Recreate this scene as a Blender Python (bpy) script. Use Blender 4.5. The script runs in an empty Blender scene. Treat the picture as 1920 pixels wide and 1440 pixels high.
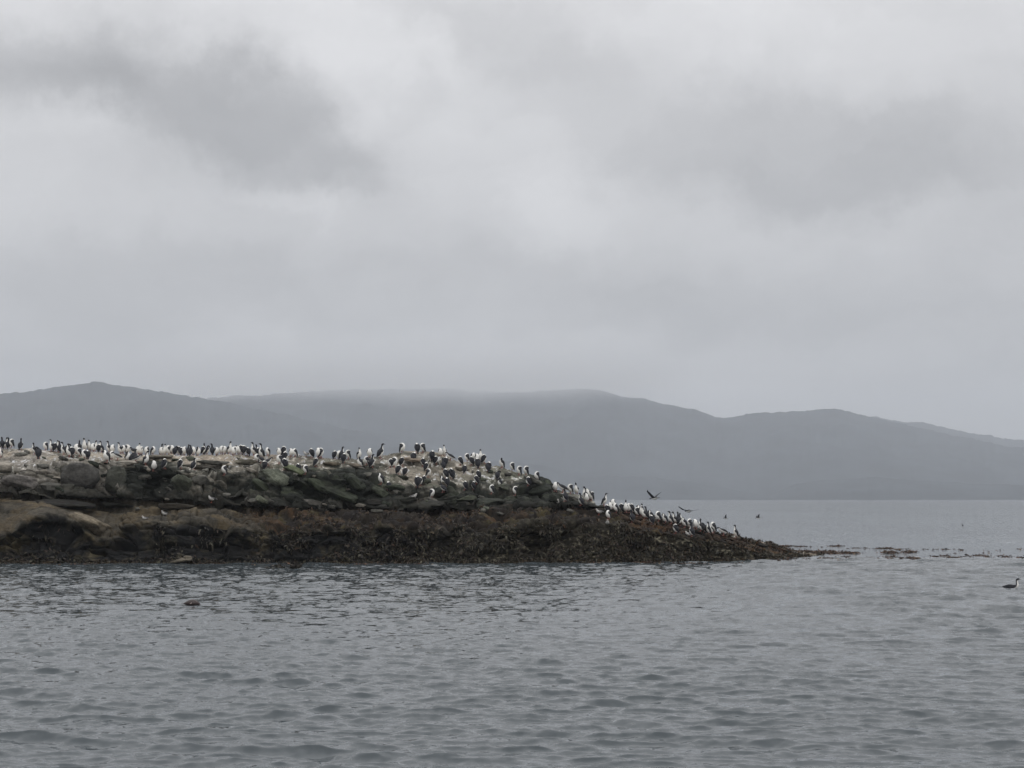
import bpy, math, random
import numpy as np
from mathutils import Vector
from mathutils.bvhtree import BVHTree

random.seed(7)
rng = np.random.default_rng(7)
S = bpy.context.scene
C = S.collection

# ------------------------------------------------------------------ camera
FPX, CAMH, HZ = 3200.0, 2.7, 934.5           # focal length in px of a 1920 px wide frame, eye height, horizon row
PITCH = math.atan((HZ - 720) / FPX)
cam_d = bpy.data.cameras.new('camera')
cam_d.sensor_width = 36.0
cam_d.lens = 36.0 * FPX / 1920
cam_d.clip_start = 0.5
cam_d.clip_end = 60000
cam = bpy.data.objects.new('camera', cam_d)
C.objects.link(cam)
cam.location = (0, 0, CAMH)
cam.rotation_euler = (math.pi / 2 + PITCH, 0, 0)
S.camera = cam

# ------------------------------------------------------------------ world: overcast sky
SUN_EL, SUN_AZ = math.radians(48), math.radians(160)
W = bpy.data.worlds.new('World'); S.world = W; W.use_nodes = True
nt = W.node_tree; nt.nodes.clear()
def N(nt, typ, **kw):
    n = nt.nodes.new(typ)
    for k, v in kw.items():
        if k.startswith('i_'): n.inputs[k[2:].replace('_', ' ')].default_value = v
        else: setattr(n, k, v)
    return n
def L(nt, a, b): nt.links.new(a, b)
def mth(nt, op, a, b=None, c=None, clamp=False):
    n = nt.nodes.new('ShaderNodeMath'); n.operation = op; n.use_clamp = clamp
    for i, v in enumerate((a, b, c)):
        if v is None: continue
        if isinstance(v, (int, float)): n.inputs[i].default_value = v
        else: nt.links.new(v, n.inputs[i])
    return n.outputs[0]
def mixc(nt, fac, a, b, blend='MIX'):
    n = nt.nodes.new('ShaderNodeMix'); n.data_type = 'RGBA'; n.blend_type = blend
    for sock, v in ((n.inputs[0], fac), (n.inputs[6], a), (n.inputs[7], b)):
        if isinstance(v, (int, float)): sock.default_value = v
        elif isinstance(v, tuple): sock.default_value = v + (1,) if len(v) == 3 else v
        else: nt.links.new(v, sock)
    return n.outputs[2]
def px_dir(px, py):
    u = (px - 960) / FPX; v = (720 - py) / FPX
    d = np.array([u, math.cos(PITCH) - math.sin(PITCH) * v, math.sin(PITCH) + math.cos(PITCH) * v])
    return d / np.linalg.norm(d)

SKY_BASE = 0.645
def build_world():
    geo = N(nt, 'ShaderNodeTexCoord')
    gen = geo.outputs['Generated']
    n1 = N(nt, 'ShaderNodeTexNoise', i_Scale=11.0, i_Detail=8.0, i_Roughness=0.62)
    L(nt, gen, n1.inputs['Vector'])
    sub = N(nt, 'ShaderNodeVectorMath', operation='SUBTRACT'); L(nt, n1.outputs['Color'], sub.inputs[0]); sub.inputs[1].default_value = (.5, .5, .5)
    sca = N(nt, 'ShaderNodeVectorMath', operation='SCALE'); L(nt, sub.outputs[0], sca.inputs[0]); sca.inputs['Scale'].default_value = 0.11
    wob = N(nt, 'ShaderNodeVectorMath', operation='ADD'); L(nt, gen, wob.inputs[0]); L(nt, sca.outputs[0], wob.inputs[1])
    val = None
    # big soft clouds of this sky: direction, half width, half height, tilt, strength
    blobs = [((60, 125), 210, 85, 0, -.125), ((300, 175), 260, 80, 10, -.085), ((500, 235), 230, 95, 16, -.10), ((650, 310), 90, 50, 20, -.05),
             ((760, 160), 70, 45, 0, -.05), ((960, 60), 170, 55, 20, -.075), ((1560, 290), 420, 95, 4, -.115), ((1640, 330), 240, 60, 0, -.03),
             ((900, 570), 560, 70, 2, -.045), ((1400, 560), 420, 80, 6, -.04), ((1700, 640), 400, 60, 0, -.03), ((200, 520), 420, 90, 0, -.055),
             ((80, 640), 300, 90, 0, -.03), ((560, 365), 110, 26, 18, .07), ((110, 235), 130, 40, 15, .04), ((850, 270), 260, 120, 35, .05),
             ((620, 60), 330, 70, 0, .055), ((1050, 390), 120, 110, 60, .05), ((1350, 80), 350, 60, 0, .03), ((1100, 690), 500, 50, 0, .025),
             ((640, 160), 55, 60, 0, .03)]
    for (c, rx, ry, tilt, s) in blobs:
        d = px_dir(*c)
        mp = N(nt, 'ShaderNodeMapping', vector_type='POINT')
        az = math.atan2(d[0], d[1])
        # rotate so that the blob's axes lie along the image, then scale
        t = math.radians(tilt)
        ax = np.array([math.cos(t), 0, -math.sin(t)]); up = np.array([math.sin(t), 0, math.cos(t)])
        dif = N(nt, 'ShaderNodeVectorMath', operation='SUBTRACT'); L(nt, wob.outputs[0], dif.inputs[0]); dif.inputs[1].default_value = tuple(d)
        da = N(nt, 'ShaderNodeVectorMath', operation='DOT_PRODUCT'); L(nt, dif.outputs[0], da.inputs[0]); da.inputs[1].default_value = tuple(ax * FPX / rx)
        db = N(nt, 'ShaderNodeVectorMath', operation='DOT_PRODUCT'); L(nt, dif.outputs[0], db.inputs[0]); db.inputs[1].default_value = tuple(up * FPX / ry)
        dy = N(nt, 'ShaderNodeVectorMath', operation='DOT_PRODUCT'); L(nt, dif.outputs[0], dy.inputs[0]); dy.inputs[1].default_value = (0, 3, 0)
        r2 = mth(nt, 'ADD', mth(nt, 'ADD', mth(nt, 'MULTIPLY', da.outputs['Value'], da.outputs['Value']), mth(nt, 'MULTIPLY', db.outputs['Value'], db.outputs['Value'])), mth(nt, 'MULTIPLY', dy.outputs['Value'], dy.outputs['Value']))
        # flat-topped falloff: 1/(1+r^5)
        g = mth(nt, 'DIVIDE', s * 1.35, mth(nt, 'ADD', 1.0, mth(nt, 'POWER', r2, 2.4)))
        val = g if val is None else mth(nt, 'ADD', val, g)
    # general cloud structure on a flat deck
    sep = N(nt, 'ShaderNodeSeparateXYZ'); L(nt, gen, sep.inputs[0])
    zz = mth(nt, 'ADD', mth(nt, 'ABSOLUTE', sep.outputs[2]), 0.16)
    com = N(nt, 'ShaderNodeCombineXYZ'); L(nt, mth(nt, 'DIVIDE', sep.outputs[0], zz), com.inputs[0]); L(nt, mth(nt, 'DIVIDE', sep.outputs[1], zz), com.inputs[1])
    com.inputs[2].default_value = 3.3
    n2 = N(nt, 'ShaderNodeTexNoise', i_Scale=1.6, i_Detail=7.0, i_Roughness=0.5, i_Distortion=0.4); L(nt, com.outputs[0], n2.inputs['Vector'])
    n3 = N(nt, 'ShaderNodeTexNoise', i_Scale=6.0, i_Detail=5.0, i_Roughness=0.5); L(nt, wob.outputs[0], n3.inputs['Vector'])
    mpw = N(nt, 'ShaderNodeMapping'); mpw.inputs['Scale'].default_value = (9, 9, 26); L(nt, wob.outputs[0], mpw.inputs['Vector'])
    n4 = N(nt, 'ShaderNodeTexNoise', i_Scale=1.0, i_Detail=7.0, i_Roughness=0.6, i_Distortion=.6); L(nt, mpw.outputs[0], n4.inputs['Vector'])
    wisp = mth(nt, 'MULTIPLY', mth(nt, 'SUBTRACT', n4.outputs['Fac'], .5), .17)
    st = mth(nt, 'ADD', mth(nt, 'MULTIPLY', mth(nt, 'SUBTRACT', n2.outputs['Fac'], .5), .20), mth(nt, 'MULTIPLY', mth(nt, 'SUBTRACT', n3.outputs['Fac'], .5), .16))
    # darker towards the horizon
    el = N(nt, 'ShaderNodeMapRange', interpolation_type='SMOOTHSTEP'); L(nt, mth(nt, 'ABSOLUTE', sep.outputs[2]), el.inputs['Value'])
    el.inputs['From Min'].default_value = 0.03; el.inputs['From Max'].default_value = 0.2
    el.inputs['To Min'].default_value = -0.02; el.inputs['To Max'].default_value = 0.01
    tot = mth(nt, 'ADD', mth(nt, 'ADD', mth(nt, 'ADD', val, mth(nt, 'ADD', st, wisp)), el.outputs[0]), SKY_BASE)
    # an overcast sky grows brighter towards the zenith
    ze = N(nt, 'ShaderNodeMapRange'); L(nt, mth(nt, 'ABSOLUTE', sep.outputs[2]), ze.inputs['Value'])
    ze.inputs['From Min'].default_value = 0.2; ze.inputs['From Max'].default_value = 1.0
    ze.inputs['To Min'].default_value = 1.0; ze.inputs['To Max'].default_value = 2.15
    tot = mth(nt, 'MULTIPLY', tot, ze.outputs[0])
    col = N(nt, 'ShaderNodeVectorMath', operation='SCALE'); col.inputs[0].default_value = (1.0, 0.9935, 1.004); L(nt, mth(nt, 'MULTIPLY', tot, 10.0), col.inputs['Scale'])
    sky = N(nt, 'ShaderNodeTexSky', sky_type='NISHITA', sun_disc=False, sun_elevation=SUN_EL, sun_rotation=SUN_AZ)
    m = mixc(nt, 0.97, sky.outputs[0], col.outputs[0])
    bg = N(nt, 'ShaderNodeBackground'); bg.inputs['Strength'].default_value = 0.1
    L(nt, m, bg.inputs['Color'])
    out = N(nt, 'ShaderNodeOutputWorld'); L(nt, bg.outputs[0], out.inputs['Surface'])
build_world()

sun_d = bpy.data.lights.new('sun', 'SUN'); sun_d.energy = 0.5; sun_d.angle = math.radians(35); sun_d.color = (1, .98, .95)
sun = bpy.data.objects.new('sun', sun_d); C.objects.link(sun)
sd = Vector((math.sin(SUN_AZ) * math.cos(SUN_EL), math.cos(SUN_AZ) * math.cos(SUN_EL), math.sin(SUN_EL)))
sun.rotation_euler = sd.to_track_quat('Z', 'Y').to_euler()

S.view_settings.view_transform = 'Standard'; S.view_settings.look = 'None'
S.view_settings.exposure = 0.0; S.view_settings.gamma = 1.0; S.view_settings.use_curve_mapping = False
S.cycles.max_bounces = 8; S.cycles.volume_bounces = 5
S.cycles.volume_step_rate = 1.0; S.cycles.volume_max_steps = 128
S.cycles.use_denoising = True

# ------------------------------------------------------------------ helpers
def at(px, py, d):
    u = (px - 960) / FPX; v = (720 - py) / FPX
    dy = math.cos(PITCH) - math.sin(PITCH) * v
    t = d / dy
    return u * t, d + 0 * u, CAMH + (math.sin(PITCH) + math.cos(PITCH) * v) * t
def to_px(x, y, z):
    zc = y * math.cos(PITCH) + (z - CAMH) * math.sin(PITCH)
    yc = -y * math.sin(PITCH) + (z - CAMH) * math.cos(PITCH)
    return 960 + FPX * x / zc, 720 - FPX * yc / zc
def h3(ix, iy, iz, s=0):
    n = (ix.astype(np.int64) * 374761393 + iy.astype(np.int64) * 668265263 + iz.astype(np.int64) * 2147483647 + s * 1274126177) & 0xffffffff
    n = ((n ^ (n >> 13)) * 1274126177) & 0xffffffff
    n = ((n ^ (n >> 16)) * 2246822519) & 0xffffffff
    return ((n ^ (n >> 15)) & 0xffffff) / float(0xffffff)
def vnoise(x, y, z, s=0):
    x0, y0, z0 = np.floor(x), np.floor(y), np.floor(z)
    fx, fy, fz = x - x0, y - y0, z - z0
    fx = fx * fx * fx * (fx * (fx * 6 - 15) + 10); fy = fy * fy * fy * (fy * (fy * 6 - 15) + 10); fz = fz * fz * fz * (fz * (fz * 6 - 15) + 10)
    r = 0
    for dx in (0, 1):
        for dy in (0, 1):
            for dz in (0, 1):
                w = (fx if dx else 1 - fx) * (fy if dy else 1 - fy) * (fz if dz else 1 - fz)
                r = r + w * h3(x0 + dx, y0 + dy, z0 + dz, s)
    return r * 2 - 1
def fbm(x, y, z, o=4, s=0, g=.5, lac=2.03):
    r = 0; a = 1; n = 0
    for i in range(o):
        r = r + a * vnoise(x, y, z, s + i * 17); n += a; a *= g; x, y, z = x * lac + 3.1, y * lac + 1.7, z * lac + 5.3
    return r / n * 1.6
def worley(x, y, z, s=0):
    ix, iy, iz = np.floor(x), np.floor(y), np.floor(z)
    f1 = np.full(x.shape, 9.0); f2 = np.full(x.shape, 9.0); idv = np.zeros(x.shape)
    tx = np.zeros(x.shape); tz = np.zeros(x.shape)
    for dx in (-1, 0, 1):
        for dy in (-1, 0, 1):
            for dz in (-1, 0, 1):
                cx, cy, cz = ix + dx, iy + dy, iz + dz
                ax = cx + h3(cx, cy, cz, s + 1); ay = cy + h3(cx, cy, cz, s + 2); az = cz + h3(cx, cy, cz, s + 3)
                d = (x - ax) ** 2 + (y - ay) ** 2 + (z - az) ** 2
                nearer = d < f1
                f2 = np.where(nearer, f1, np.minimum(f2, d))
                f1 = np.where(nearer, d, f1)
                idv = np.where(nearer, h3(cx, cy, cz, s + 4), idv)
                tx = np.where(nearer, x - ax, tx); tz = np.where(nearer, z - az, tz)
    return np.sqrt(f1), np.sqrt(f2), idv, tx, tz
def sstep(a, b, x):
    t = np.clip((x - a) / (b - a), 0, 1); return t * t * (3 - 2 * t)

def mesh_np(name, co, faces, mat=None, smooth=True, parent=None, link=True):
    me = bpy.data.meshes.new(name)
    co = np.asarray(co, dtype=np.float32); faces = np.asarray(faces, dtype=np.int32)
    me.vertices.add(len(co)); me.vertices.foreach_set('co', co.ravel())
    k = faces.shape[1]
    me.loops.add(faces.size); me.loops.foreach_set('vertex_index', faces.ravel())
    me.polygons.add(len(faces)); me.polygons.foreach_set('loop_start', np.arange(0, faces.size, k, dtype=np.int32))
    me.update(calc_edges=True)
    me.polygons.foreach_set('use_smooth', np.full(len(faces), smooth, dtype=bool))
    if mat: me.materials.append(mat)
    if not link: return me
    o = bpy.data.objects.new(name, me); C.objects.link(o)
    if parent: o.parent = parent
    return o
def grid_faces(nr, nc):
    r = np.arange(nr - 1)[:, None]; c = np.arange(nc - 1)[None, :]
    a = r * nc + c
    return np.stack([a, a + 1, a + nc + 1, a + nc], -1).reshape(-1, 4)
def set_col(me, col, name='Col'):
    at_ = me.attributes.new(name, 'FLOAT_COLOR', 'POINT')
    c = np.ones((len(me.vertices), 4), dtype=np.float32); c[:, :3] = col
    at_.data.foreach_set('color', c.ravel())
def set_f(me, v, name):
    a = me.attributes.new(name, 'FLOAT', 'POINT'); a.data.foreach_set('value', np.asarray(v, dtype=np.float32).ravel())
def tag(o, label=None, cat=None, group=None, kind=None):
    if label: o['label'] = label
    if cat: o['category'] = cat
    if group: o['group'] = group
    if kind: o['kind'] = kind
    return o
def principled(name, col, rough=.6, spec=.5):
    m = bpy.data.materials.new(name); m.use_nodes = True
    b = m.node_tree.nodes['Principled BSDF']
    b.inputs['Base Color'].default_value = tuple(col) + (1,); b.inputs['Roughness'].default_value = rough
    b.inputs['Specular IOR Level'].default_value = spec
    return m

# ------------------------------------------------------------------ materials
def rock_material(name='rock', bump=.5):
    m = bpy.data.materials.new(name); m.use_nodes = True; t = m.node_tree; b = t.nodes['Principled BSDF']
    a = N(t, 'ShaderNodeAttribute', attribute_name='Col')
    tc = N(t, 'ShaderNodeTexCoord')
    n1 = N(t, 'ShaderNodeTexNoise', i_Scale=9.0, i_Detail=8.0, i_Roughness=.65); L(t, tc.outputs['Object'], n1.inputs['Vector'])
    mp = N(t, 'ShaderNodeMapping'); mp.inputs['Scale'].default_value = (1.5, 1.5, 14); L(t, tc.outputs['Object'], mp.inputs['Vector'])
    n2 = N(t, 'ShaderNodeTexNoise', i_Scale=2.0, i_Detail=6.0, i_Roughness=.6); L(t, mp.outputs[0], n2.inputs['Vector'])
    k = mth(t, 'MULTIPLY', mth(t, 'ADD', mth(t, 'MULTIPLY', n1.outputs['Fac'], 2.2), -.1), mth(t, 'ADD', mth(t, 'MULTIPLY', n2.outputs['Fac'], 1.2), .4))
    sc = N(t, 'ShaderNodeVectorMath', operation='SCALE'); L(t, a.outputs['Color'], sc.inputs[0]); L(t, k, sc.inputs['Scale'])
    L(t, sc.outputs[0], b.inputs['Base Color'])
    b.inputs['Roughness'].default_value = .85; b.inputs['Specular IOR Level'].default_value = .25
    bp = N(t, 'ShaderNodeBump'); bp.inputs['Strength'].default_value = bump; bp.inputs['Distance'].default_value = .05
    L(t, mth(t, 'ADD', n1.outputs['Fac'], n2.outputs['Fac']), bp.inputs['Height']); L(t, bp.outputs[0], b.inputs['Normal'])
    return m
M_ROCK = rock_material()

def attr_material(name, rough=.7, spec=.3):
    m = bpy.data.materials.new(name); m.use_nodes = True; t = m.node_tree; b = t.nodes['Principled BSDF']
    a = N(t, 'ShaderNodeAttribute', attribute_name='Col'); L(t, a.outputs['Color'], b.inputs['Base Color'])
    b.inputs['Roughness'].default_value = rough; b.inputs['Specular IOR Level'].default_value = spec
    return m
M_WEED = attr_material('seaweed', .6, .4)

def feather_material():
    m = bpy.data.materials.new('plumage'); m.use_nodes = True; t = m.node_tree; b = t.nodes['Principled BSDF']
    a = N(t, 'ShaderNodeAttribute', attribute_name='dark')
    tc = N(t, 'ShaderNodeTexCoord')
    n = N(t, 'ShaderNodeTexNoise', i_Scale=30.0, i_Detail=3.0); L(t, tc.outputs['Object'], n.inputs['Vector'])
    v = mth(t, 'ADD', a.outputs['Fac'], mth(t, 'MULTIPLY', mth(t, 'SUBTRACT', n.outputs['Fac'], .5), .25))
    r = N(t, 'ShaderNodeMapRange'); L(t, v, r.inputs['Value']); r.inputs['From Min'].default_value = .42; r.inputs['From Max'].default_value = .58
    oi = N(t, 'ShaderNodeObjectInfo')
    wc = mixc(t, oi.outputs['Random'], (.74, .73, .69), (.84, .83, .79))
    c = mixc(t, r.outputs[0], wc, (.011, .012, .017)); L(t, c, b.inputs['Base Color'])
    b.inputs['Roughness'].default_value = .6; b.inputs['Specular IOR Level'].default_value = .3
    return m
M_PLUM = feather_material()
M_BLACK = principled('black_feathers', (.012, .013, .018), .5, .35)
M_PINK = principled('pink_feet', (.26, .10, .085), .6)
M_BEAK = principled('horn', (.07, .06, .05), .5)
M_GULLW = principled('pale_grey_feathers', (.42, .41, .39), .7)
M_GULLG = principled('grey_wing_feathers', (.13, .13, .135), .7)
M_GULLL = principled('red_legs', (.25, .06, .04), .6)

# ------------------------------------------------------------------ water
def calm_mask(x, y):
    px, py = to_px(x, y, 0 * x)
    py2 = py + 4 * fbm(px / 120, py / 9, 0 * px, 3, 5)
    a = sstep(1330, 1480, px + 25 * fbm(py / 6, px * 0, px * 0, 2, 9)) * sstep(1000, 1016, py2 + (px - 1500) * -.02) * (1 - sstep(1043, 1052, py2 + (1900 - px) * 0.006))
    return a * (1 - 0.0 * px)
WAVE_S = .036
def build_water():
    # rows: even steps in the depression angle near the camera, geometric far away
    rows1 = 1.0 / np.concatenate([np.linspace(1 / 10.0, 1 / 14.0, 90)[:-1], np.linspace(1 / 14.0, 1 / 40.0, 560)[:-1], 1 / np.linspace(40, 80, 185)[:-1], np.linspace(1 / 80., 1 / 260.0, 110)])
    rows2 = np.geomspace(265, 9000, 70)
    ys = np.concatenate([[2.5, 5.0, 7.5], rows1, rows2])
    us = np.concatenate([np.linspace(-3.2, -.48, 14)[:-1], np.linspace(-.44, -.345, 12)[:-1], np.linspace(-.34, .34, 700), np.linspace(.35, .44, 12), np.linspace(.48, 3.2, 14)])
    Y = np.repeat(ys[:, None], len(us), 1); X = Y * us[None, :]
    cell_y = np.gradient(ys)[:, None] + 0 * X; cell_x = ys[:, None] * .0008 + 0 * X
    Z = np.zeros_like(X); DX = np.zeros_like(X); DY = np.zeros_like(X)
    calm = calm_mask(X, Y)
    near = (ys < 270)
    amp_mod = 1 + .35 * fbm(X / 14, Y / 22, 0 * X, 2, 3)
    chop = 1 + .55 * sstep(26, 45, Y) * (1 - sstep(90, 130, Y))
    r = np.random.default_rng(3)
    nw = 76
    lams = np.geomspace(.15, 3.4, nw)
    for i, lam in enumerate(lams):
        k = 2 * math.pi / lam
        ang = r.normal(0, .42 if lam < .6 else .33) + math.radians(8)    # wind blows roughly towards / away from the boat
        kx, ky = k * math.sin(ang), k * math.cos(ang)
        steep = WAVE_S * (1.0 if lam < .55 else (.55 / lam) ** .95)
        if lam < .2: steep *= (lam / .2) ** .6
        a = steep / k
        fade = np.clip((lam / (cell_y * abs(math.cos(ang)) + cell_x * abs(math.sin(ang)) + 1e-6) - 2.0) / 1.0, 0, 1)
        # groups: every train swells and dies along its way
        grp = 1 + .8 * vnoise(X / (lam * 5) + i * 3.3, Y / (lam * 4) + i * 1.1, 0 * X + i * .7, 11)
        ph = kx * X + ky * Y + r.uniform(0, 6.28)
        A = a * fade * grp * amp_mod * chop * (1 - .8 * calm)
        Z += A * np.cos(ph)
        q = 1.15
        DX -= q * A * math.sin(ang) * np.sin(ph); DY -= q * A * math.cos(ang) * np.sin(ph)
    o = mesh_np('sea', np.stack([X + DX, Y + DY, Z], -1).reshape(-1, 3), grid_faces(*X.shape))
    set_f(o.data, calm, 'calm')
    m = bpy.data.materials.new('sea_water'); m.use_nodes = True; t = m.node_tree; b = t.nodes['Principled BSDF']
    b.inputs['Base Color'].default_value = (.056, .068, .075, 1); b.inputs['Roughness'].default_value = .06
    b.inputs['IOR'].default_value = 1.333
    geo = N(t, 'ShaderNodeNewGeometry')
    mp = N(t, 'ShaderNodeMapping'); mp.inputs['Scale'].default_value = (1.0, 1.35, 1); L(t, geo.outputs['Position'], mp.inputs['Vector'])
    n1 = N(t, 'ShaderNodeTexNoise', i_Scale=4.5, i_Detail=3.0, i_Roughness=.6); L(t, mp.outputs[0], n1.inputs['Vector'])
    s1 = N(t, 'ShaderNodeVectorMath', operation='SUBTRACT'); L(t, n1.outputs['Color'], s1.inputs[0]); s1.inputs[1].default_value = (.5, .5, .5)
    mu = N(t, 'ShaderNodeVectorMath', operation='MULTIPLY'); L(t, s1.outputs[0], mu.inputs[0]); mu.inputs[1].default_value = (.8, 1.7, 0)
    at_ = N(t, 'ShaderNodeAttribute', attribute_name='calm')
    sep = N(t, 'ShaderNodeSeparateXYZ'); L(t, geo.outputs['Position'], sep.inputs[0])
    mp2 = N(t, 'ShaderNodeMapping'); mp2.inputs['Scale'].default_value = (.05, .012, 1); L(t, geo.outputs['Position'], mp2.inputs['Vector'])
    n2 = N(t, 'ShaderNodeTexNoise', i_Scale=1.0, i_Detail=5.0, i_Roughness=.6); L(t, mp2.outputs[0], n2.inputs['Vector'])
    # ripples too fine for the mesh: more of them the farther off (there the mesh carries less)
    dist = N(t, 'ShaderNodeMapRange'); L(t, sep.outputs[1], dist.inputs['Value'])
    dist.inputs['From Min'].default_value = 16; dist.inputs['From Max'].default_value = 60
    dist.inputs['To Min'].default_value = WAT_NEAR; dist.inputs['To Max'].default_value = WAT_FAR
    amp = mth(t, 'MULTIPLY', dist.outputs[0], mth(t, 'SUBTRACT', 1.0, mth(t, 'MULTIPLY', at_.outputs['Fac'], .3)))
    amp = mth(t, 'MULTIPLY', amp, mth(t, 'ADD', .35, mth(t, 'MULTIPLY', n2.outputs['Fac'], 1.3)))
    sc = N(t, 'ShaderNodeVectorMath', operation='SCALE'); L(t, mu.outputs[0], sc.inputs[0]); L(t, amp, sc.inputs['Scale'])
    ad = N(t, 'ShaderNodeVectorMath', operation='ADD'); L(t, geo.outputs['Normal'], ad.inputs[0]); L(t, sc.outputs[0], ad.inputs[1])
    no = N(t, 'ShaderNodeVectorMath', operation='NORMALIZE'); L(t, ad.outputs[0], no.inputs[0]); L(t, no.outputs[0], b.inputs['Normal'])
    o.data.materials.append(m)
    tag(o, 'grey rippled sea surface with small dark wavelets', kind='structure')
    return o
WAT_NEAR, WAT_FAR = .45, .65
sea = build_water()

# ------------------------------------------------------------------ far hills
def hill(name, xs, ys, d0, d1, col, label, rough=1.0, seed=0, x0=-900, x1=2900, n=900, nr=34):
    px = np.linspace(x0, x1, n)
    ry = np.interp(px, xs, ys)
    ker = np.ones(9) / 9; ry = np.convolve(np.pad(ry, 4, 'edge'), ker, 'valid')
    ry = ry + rough * (1.6 * fbm(px / 26, px * 0, px * 0, 4, seed) + 2.2 * fbm(px / 95, px * 0, px * 0, 2, seed + 5) + 1.1 * fbm(px / 5, px * 0, px * 0, 2, seed + 8))
    rise = np.clip(HZ - ry, -3, None)
    ts = np.linspace(0, 1.0, nr)
    rows = []
    for t in ts:
        d = d0 + (d1 - d0) * t
        x = (px - 960) / FPX * d
        zr = CAMH + rise / FPX * d1
        g = fbm(px / 70, px * 0 + t * 3, px * 0, 4, seed + 3)
        z = (zr + 12) * (t ** .85) * (1 + .14 * g * math.sin(math.pi * t)) - 12 * (1 - t) - 12 * t
        if t < 1: z = np.minimum(z, CAMH + rise / FPX * d * .985)
        rows.append(np.stack([x, d + 0 * x, z - (3 if t == 0 else 0)], -1))
    for j, t in enumerate((.15, .5, 1.0)):      # far side
        d = d1 + (d1 - d0) * .6 * t
        rows.append(np.stack([(px - 960) / FPX * d, d + 0 * px, (CAMH + rise / FPX * d1) * (1 - t) - 12 * t], -1))
    co = np.array(rows)
    o = mesh_np(name, co.reshape(-1, 3), grid_faces(*co.shape[:2]))
    m = bpy.data.materials.new(name + '_forest'); m.use_nodes = True; t = m.node_tree; b = t.nodes['Principled BSDF']
    tc = N(t, 'ShaderNodeTexCoord')
    n1 = N(t, 'ShaderNodeTexNoise', i_Scale=.009, i_Detail=8.0, i_Roughness=.62); L(t, tc.outputs['Object'], n1.inputs['Vector'])
    r = N(t, 'ShaderNodeMapRange'); L(t, n1.outputs['Fac'], r.inputs['Value']); r.inputs['From Min'].default_value = .35; r.inputs['From Max'].default_value = .65
    c = mixc(t, r.outputs[0], tuple(v * .5 for v in col), tuple(v * 1.6 for v in col)); L(t, c, b.inputs['Base Color'])
    b.inputs['Roughness'].default_value = .95; b.inputs['Specular IOR Level'].default_value = .1
    o.data.materials.append(m)
    tag(o, label, kind='structure')
    return o
FC = (.027, .032, .036)
hill('hills', [-900, -300, 0, 60, 120, 150, 175, 230, 300, 370, 400, 440, 520, 640, 800, 950, 1080, 2900],
     [800, 760, 738, 730, 722, 720, 716, 724, 737, 744, 750, 757, 775, 802, 838, 880, 937, 940], 3000, 3900, FC,
     'nearer forested ridge behind the left half of the islet', 1, 1)
hill('hills', [-900, 200, 380, 450, 560, 640, 700, 760, 820, 900, 980, 1050, 1120, 1150, 1160, 1215, 1230, 1260, 1310, 1350, 1390, 1425, 1440, 1480, 1520, 1550, 1580, 1600, 1650, 1700, 1780, 1920, 2300, 2900],
     [760, 752, 746, 738, 735, 732, 728, 733, 727, 735, 735, 728, 730, 738, 744, 744, 754, 758, 768, 784, 778, 769, 773, 769, 770, 766, 768, 775, 786, 797, 815, 842, 880, 900], 3900, 4900, FC,
     'long cloud-capped ridge crossing the middle of the strait', 1, 21)
hill('hills', [-900, 1100, 1560, 1640, 1700, 1715, 1800, 1815, 1850, 1900, 1940, 2200, 2900],
     [900, 860, 800, 781, 795, 789, 806, 811, 812, 825, 820, 850, 870], 4800, 6200, FC,
     'faint farthest ridge at the right edge', 1, 41)
hill('hills', [-900, 800, 960, 1100, 1230, 1290, 1400, 1450, 1470, 1500, 1560, 1640, 1750, 1920, 2200, 2900],
     [930, 860, 866, 888, 896, 904, 924, 930, 914, 905, 899, 896, 904, 909, 905, 900], 3250, 3700, FC,
     'low dark wooded point along the far shore at right', .6, 61)

# ------------------------------------------------------------------ haze and the cloud lying on the ridge
def vol_box(name, lo, hi):
    x0, y0, z0 = lo; x1, y1, z1 = hi
    v = [(x0, y0, z0), (x1, y0, z0), (x1, y1, z0), (x0, y1, z0), (x0, y0, z1), (x1, y0, z1), (x1, y1, z1), (x0, y1, z1)]
    f = [(0, 3, 2, 1), (4, 5, 6, 7), (0, 1, 5, 4), (1, 2, 6, 5), (2, 3, 7, 6), (3, 0, 4, 7)]
    o = mesh_np(name, v, f, smooth=False)
    m = bpy.data.materials.new(name + '_air'); m.use_nodes = True; t = m.node_tree
    t.nodes.remove(t.nodes['Principled BSDF'])
    pv = N(t, 'ShaderNodeVolumePrincipled'); L(t, pv.outputs[0], t.nodes['Material Output'].inputs['Volume'])
    o.data.materials.append(m)
    return o, t, pv
HAZE_D = 0.000195
hz, ht, hpv = vol_box('haze', (-14000, -60, -16), (14000, 8200, 480))
hpv.inputs['Density'].default_value = HAZE_D; hpv.inputs['Anisotropy'].default_value = .55; hpv.inputs['Color'].default_value = (.89, .935, .998, 1)
tag(hz, 'thin damp haze over the strait and hills', 'haze', kind='stuff')
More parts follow.
